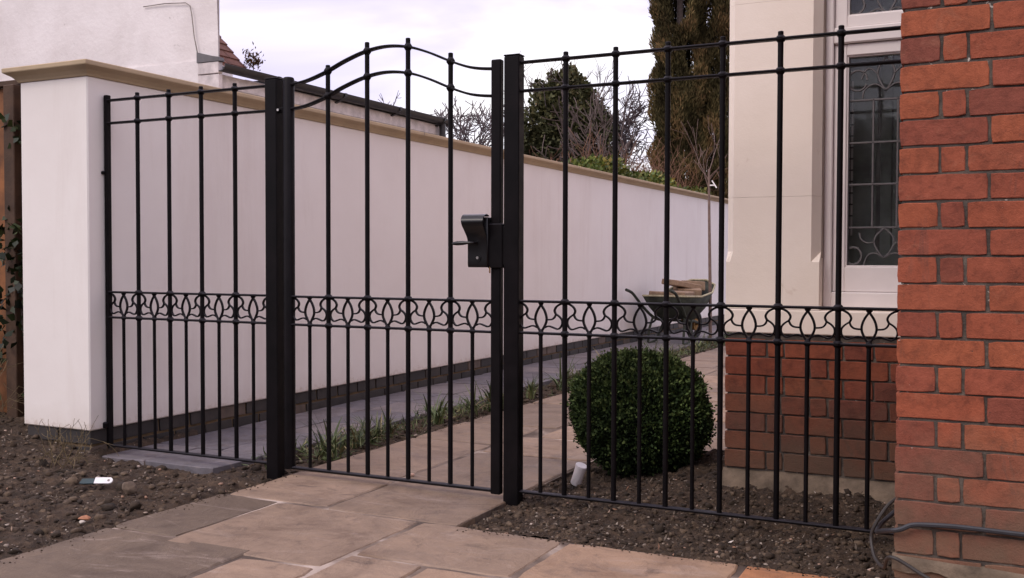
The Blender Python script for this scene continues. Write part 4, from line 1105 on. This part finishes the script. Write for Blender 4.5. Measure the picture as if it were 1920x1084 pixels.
# ------------------------------------------------------------------ small things
def spotlight(x,y,z,ax,label,s=1.):
    t=empty('garden_spotlight',(x,y,z),label,'spotlight','stainless steel garden spotlights')
    a=Vector(ax).normalized(); b0=Vector((x,y,z))
    mb=MB(); mb.tube([b0,b0+a*.004*s,b0+a*.078*s,b0+a*.080*s,b0+a*.090*s],[.021*s,.023*s,.023*s,.0245*s,.0245*s],18); mb.build('housing',M['steel'],t,True,30)
    mb=MB(); mb.tube([b0-a*.004*s,b0+a*.0005*s],.019*s,16); mb.build('lens',M['blackplastic'],t)
    mb=MB(); mb.tube([b0+a*.01,b0+Vector((.006,0,-.012)),b0+Vector((.008,0,-.03)),b0+Vector((.008,0,-.09))],.006*s,8); mb.bbox(x-.016*s,x+.018*s,y-.01*s,y+.01*s,z-.022,z-.012,.002); mb.build('spike',M['blackplastic'],t)
spotlight(-1.618,.30,.022,(.36,-.15,.95),'near stainless steel spotlight tilted in the soil beside the box ball')
spotlight(-3.20,6.55,.10,(.25,-.55,.6),'far stainless steel spotlight half hidden among the strap-leaved plants',1.1)
# white tag with dark end
rv=Vector((.898,.44,0)); tg=empty('plastic_tag',(-3.395,-.571,.03),'white round-ended plastic tag with a dark teal end lying on the soil','tag')
def tagmesh(pts,t,base,nrm,upv):
    mb=MB(); V=[base+rv*p[0]+upv*p[1] for p in pts]; W_=[v-nrm*t for v in V]; n=len(pts)
    mb.add(V+W_,[tuple(range(n)),tuple(range(2*n-1,n-1,-1))]+[(i,n+i,n+(i+1)%n,(i+1)%n) for i in range(n)]); return mb
nrm=Vector((.30,-.62,.72)).normalized(); upv=nrm.cross(rv).normalized(); base=Vector((-3.41,-.578,.032))
arc=[(.060+.0145*math.cos(a),.0145*math.sin(a)) for a in [(-math.pi/2)+i*math.pi/10 for i in range(11)]]
tagmesh([(0,-.0145)]+arc+[(0,.0145)],.006,base,nrm,upv).build('tag_body',M['whiteplastic'],tg)
tagmesh([(-.062,-.012),(-.050,-.014),(-.002,-.012),(-.002,.012),(-.055,.011)],.008,base-nrm*.004,nrm,upv).build('tag_end',M['teal'],tg)
mb=MB(); c0=base+rv*.058+nrm*.0006; mb.tube([c0,c0+nrm*.0012],.005,10); mb.build('tag_hole',M['grime'],tg)
def stone(x,y,z,s,mat,label,seed,fl=.7,cat='stone',nm='stone'):
    g_=np.random.default_rng(seed); V=IV*(1+g_.uniform(-.25,.25,(12,1)))*np.array([1.2,.9,fl])*s+np.array([x,y,z])
    mb=MB(); mb.add([tuple(v) for v in V],[tuple(f) for f in IF]); o=mb.build(nm,mat)
    bv=o.modifiers.new('b','BEVEL'); bv.width=s*.12; bv.segments=1
    tag(o,label,cat,'loose stones on the soil')
stone(-1.502,-.178,-.018,.017,M['yellowstone'],'ochre yellow stone chip in front of the latch post',1)
stone(-1.448,-.365,-.028,.014,M['palestone'],'pale grey triangular stone at the edge of the sandstone paving',2)
stone(-1.400,-.30,-.022,.009,M['palestone'],'tiny pale pebble between the triangular stone and the railing',3)
stone(-1.655,-.345,-.03,.026,M['brownstone'],'broken brown flint beside the corner cut in the paving',4)
stone(-1.365,.20,-.02,.016,simple('pink_stone',(.36,.26,.22),.8,0,.2,50,.3,.003),'pinkish flat stone just behind the bottom rail, below the box ball',5)
stone(-3.235,-.555,.012,.036,M['brownstone'],'large brown clod right of the white plastic tag',6,.8)
stone(-3.045,-.95,.0,.022,simple('terracotta_chip',(.34,.15,.08),.85,0,.2,50,.3,.003),'orange terracotta shard near the left edge of the paving',7,.4)
stone(-3.0,-1.0,.002,.012,M['palestone'],'pale pebble just below the orange terracotta shard',8)
stone(-3.30,-1.12,.002,.024,simple('red_chip',(.17,.08,.06),.85,0,.2,50,.3,.003),'dull red brick chip at the left edge of the soil bed',9,.5)
stone(-2.36,.215,.006,.012,simple('peach_stone',(.50,.32,.25),.8,0,.2,50,.3,.003),'peach coloured pebble on the path just behind the gate',10)
stone(-1.29,.36,-.02,.02,M['brownstone'],'dark round clod behind the railing right of the box ball foot',11,.8)
# cables
mb=MB(); mb.tube(spline([(.9,-.700,.252),(.3,-.700,.252),(.034,-.700,.252),(-.116,-.700,.254),(-.20,-.700,.250),(-.235,-.700,.245),(-.262,-.701,.231),(-.288,-.69,.222),(-.320,-.62,.200),(-.342,-.52,.172),(-.338,-.44,.178),(-.305,-.38,.205),(-.282,-.34,.22)],5),.0068,8)
tag(mb.build('cable',M['cable'],None,True),'thick black cable running level along the foot of the brick pier','cable')
mb=MB(); mb.tube(spline([(-.283,-.40,.262),(-.320,-.45,.235),(-.352,-.47,.180),(-.363,-.47,.14),(-.352,-.50,.100),(-.335,-.54,.088),(-.310,-.62,.10),(-.296,-.690,.145),(-.276,-.712,.155),(-.245,-.712,.141),(-.199,-.712,.116),(-.153,-.712,.098),(-.05,-.72,.085),(.2,-.72,.05)],5),.0052,8)
tag(mb.build('cable',simple('brown_black_cable',(.035,.03,.028),.6,0,.3,30,0),None,True),'thinner cable looping out of the soil and sagging low across the pier foot','cable')

# ------------------------------------------------------------------ wheelbarrow (local x: handles at 0, nose at 1.3)
wb=empty('wheelbarrow',(0,0,0),'green wheelbarrow loaded with buff blocks against the white wall at the far end','wheelbarrow')
H=Vector((-3.61,7.15,0)); Nn=Vector((-3.42,8.40,0)); ax=(Nn-H).normalized(); ay=Vector((-ax.y,ax.x,0))
wb.location=H
def L2(x,y,z): return H+ax*x+ay*y+Vector((0,0,z))
def tray(scale_in,zoff,t=0):
    pass
rim=[(.40,-.27,.545),(.75,-.30,.535),(1.05,-.30,.575),(1.24,-.25,.66),(1.34,-.10,.715),(1.34,.10,.715),(1.24,.25,.66),(1.05,.30,.575),(.75,.30,.535),(.40,.27,.545)]
mid=[(.46,-.22,.42),(.75,-.24,.40),(1.0,-.24,.41),(1.12,-.18,.46),(1.18,-.07,.49),(1.18,.07,.49),(1.12,.18,.46),(1.0,.24,.41),(.75,.24,.40),(.46,.22,.42)]
bot=[(.56,-.15,.29),(.75,-.16,.27),(.90,-.15,.27),(.97,-.1,.28),(1.0,-.04,.28),(1.0,.04,.28),(.97,.1,.28),(.90,.15,.27),(.75,.16,.27),(.56,.15,.29)]
mb=MB(); rr=[rim,mid,bot]; V=[L2(*p) for q in rr for p in q]; n=10; F=[]
for k in range(2):
    for i in range(n): F.append((k*n+i,k*n+(i+1)%n,(k+1)*n+(i+1)%n,(k+1)*n+i))
F.append(tuple(2*n+i for i in range(n))); mb.add(V,F); o=mb.build('tray',M['barrowgreen'],wb,True,60)
so_=o.modifiers.new('s','SOLIDIFY'); so_.thickness=.006
mb=MB(); mb.tube([L2(*p) for p in rim+[rim[0],rim[1]]],.011,8); mb.build('rim',M['cementrim'],wb,True)
for sg in (-1,1):
    mb=MB(); mb.tube(spline([tuple(L2(0,sg*.27,.62)),tuple(L2(.10,sg*.27,.595)),tuple(L2(.17,sg*.265,.56)),tuple(L2(.38,sg*.24,.40)),tuple(L2(.6,sg*.19,.27)),tuple(L2(.95,sg*.10,.24)),tuple(L2(1.22,sg*.06,.20))],4),.017,8)
    mb.build('handle',M['barrowgreen'],wb,True)
    mb=MB(); mb.tube([L2(.52,sg*.20,.30),L2(.46,sg*.22,.15),L2(.44,sg*.22,.01),L2(.50,sg*.22,.0),L2(.62,sg*.21,.02),L2(.76,sg*.17,.26)],.014,8); mb.build('leg',M['barrowgreen'],wb,True)
wh=MB(); cw=L2(1.20,0,.185); rings=[]
for k in range(24):
    a=2*math.pi*k/24; rings.append(cw+ax*math.cos(a)*.145+Vector((0,0,math.sin(a)*.145)))
wh.tube(rings+[rings[0]],.04,8,cap=False); w_=wh.build('wheel',M['rubber'],wb,True)
mb=MB(); mb.tube([cw-ay*.03,cw+ay*.03],.07,16); mb.tube([cw-ay*.07,cw+ay*.07],.012,8); mb.build('rim_disc',M['rust'],w_)
mb=MB(); mb.tube([L2(.80,-.03,.26),L2(1.05,-.08,.33),L2(1.12,-.07,.42)],.012,6); mb.tube([L2(.80,.03,.26),L2(1.05,.08,.33),L2(1.12,.07,.42)],.012,6); mb.build('brace',M['rust'],wb)
random.seed(14)
bl_=[((.62,-.10,.555),(.17,.11,.04),.1,.0,'buff block lying flat at the handle end of the wheelbarrow'),((.62,.12,.545),(.16,.10,.04),-.1,.05,'buff block at the handle end, on the wall side of the barrow'),((.92,-.06,.585),(.13,.14,.045),.5,-.1,'buff block standing in the middle of the wheelbarrow load'),
((.90,.02,.665),(.20,.14,.032),-.35,.16,'thin buff slab leaning on top of the wheelbarrow load'),((1.12,.03,.64),(.13,.15,.055),.9,.1,'darker buff block at the nose end of the wheelbarrow')]
for (p,hs,rz,ry,l) in bl_:
    mb=MB(); mb.bbox(-hs[0],hs[0],-hs[1],hs[1],-hs[2],hs[2],.008); o=mb.build('stone_block',M['buffblock'])
    o.location=L2(*p); o.rotation_euler=(.06,ry,rz+math.atan2(ax.y,ax.x)); tag(o,l,'block','buff blocks piled in the wheelbarrow')

# ------------------------------------------------------------------ output settings
S.view_settings.view_transform='Standard'; S.view_settings.look='None'; S.view_settings.exposure=0; S.view_settings.gamma=1
S.render.resolution_x=1024; S.render.resolution_y=578
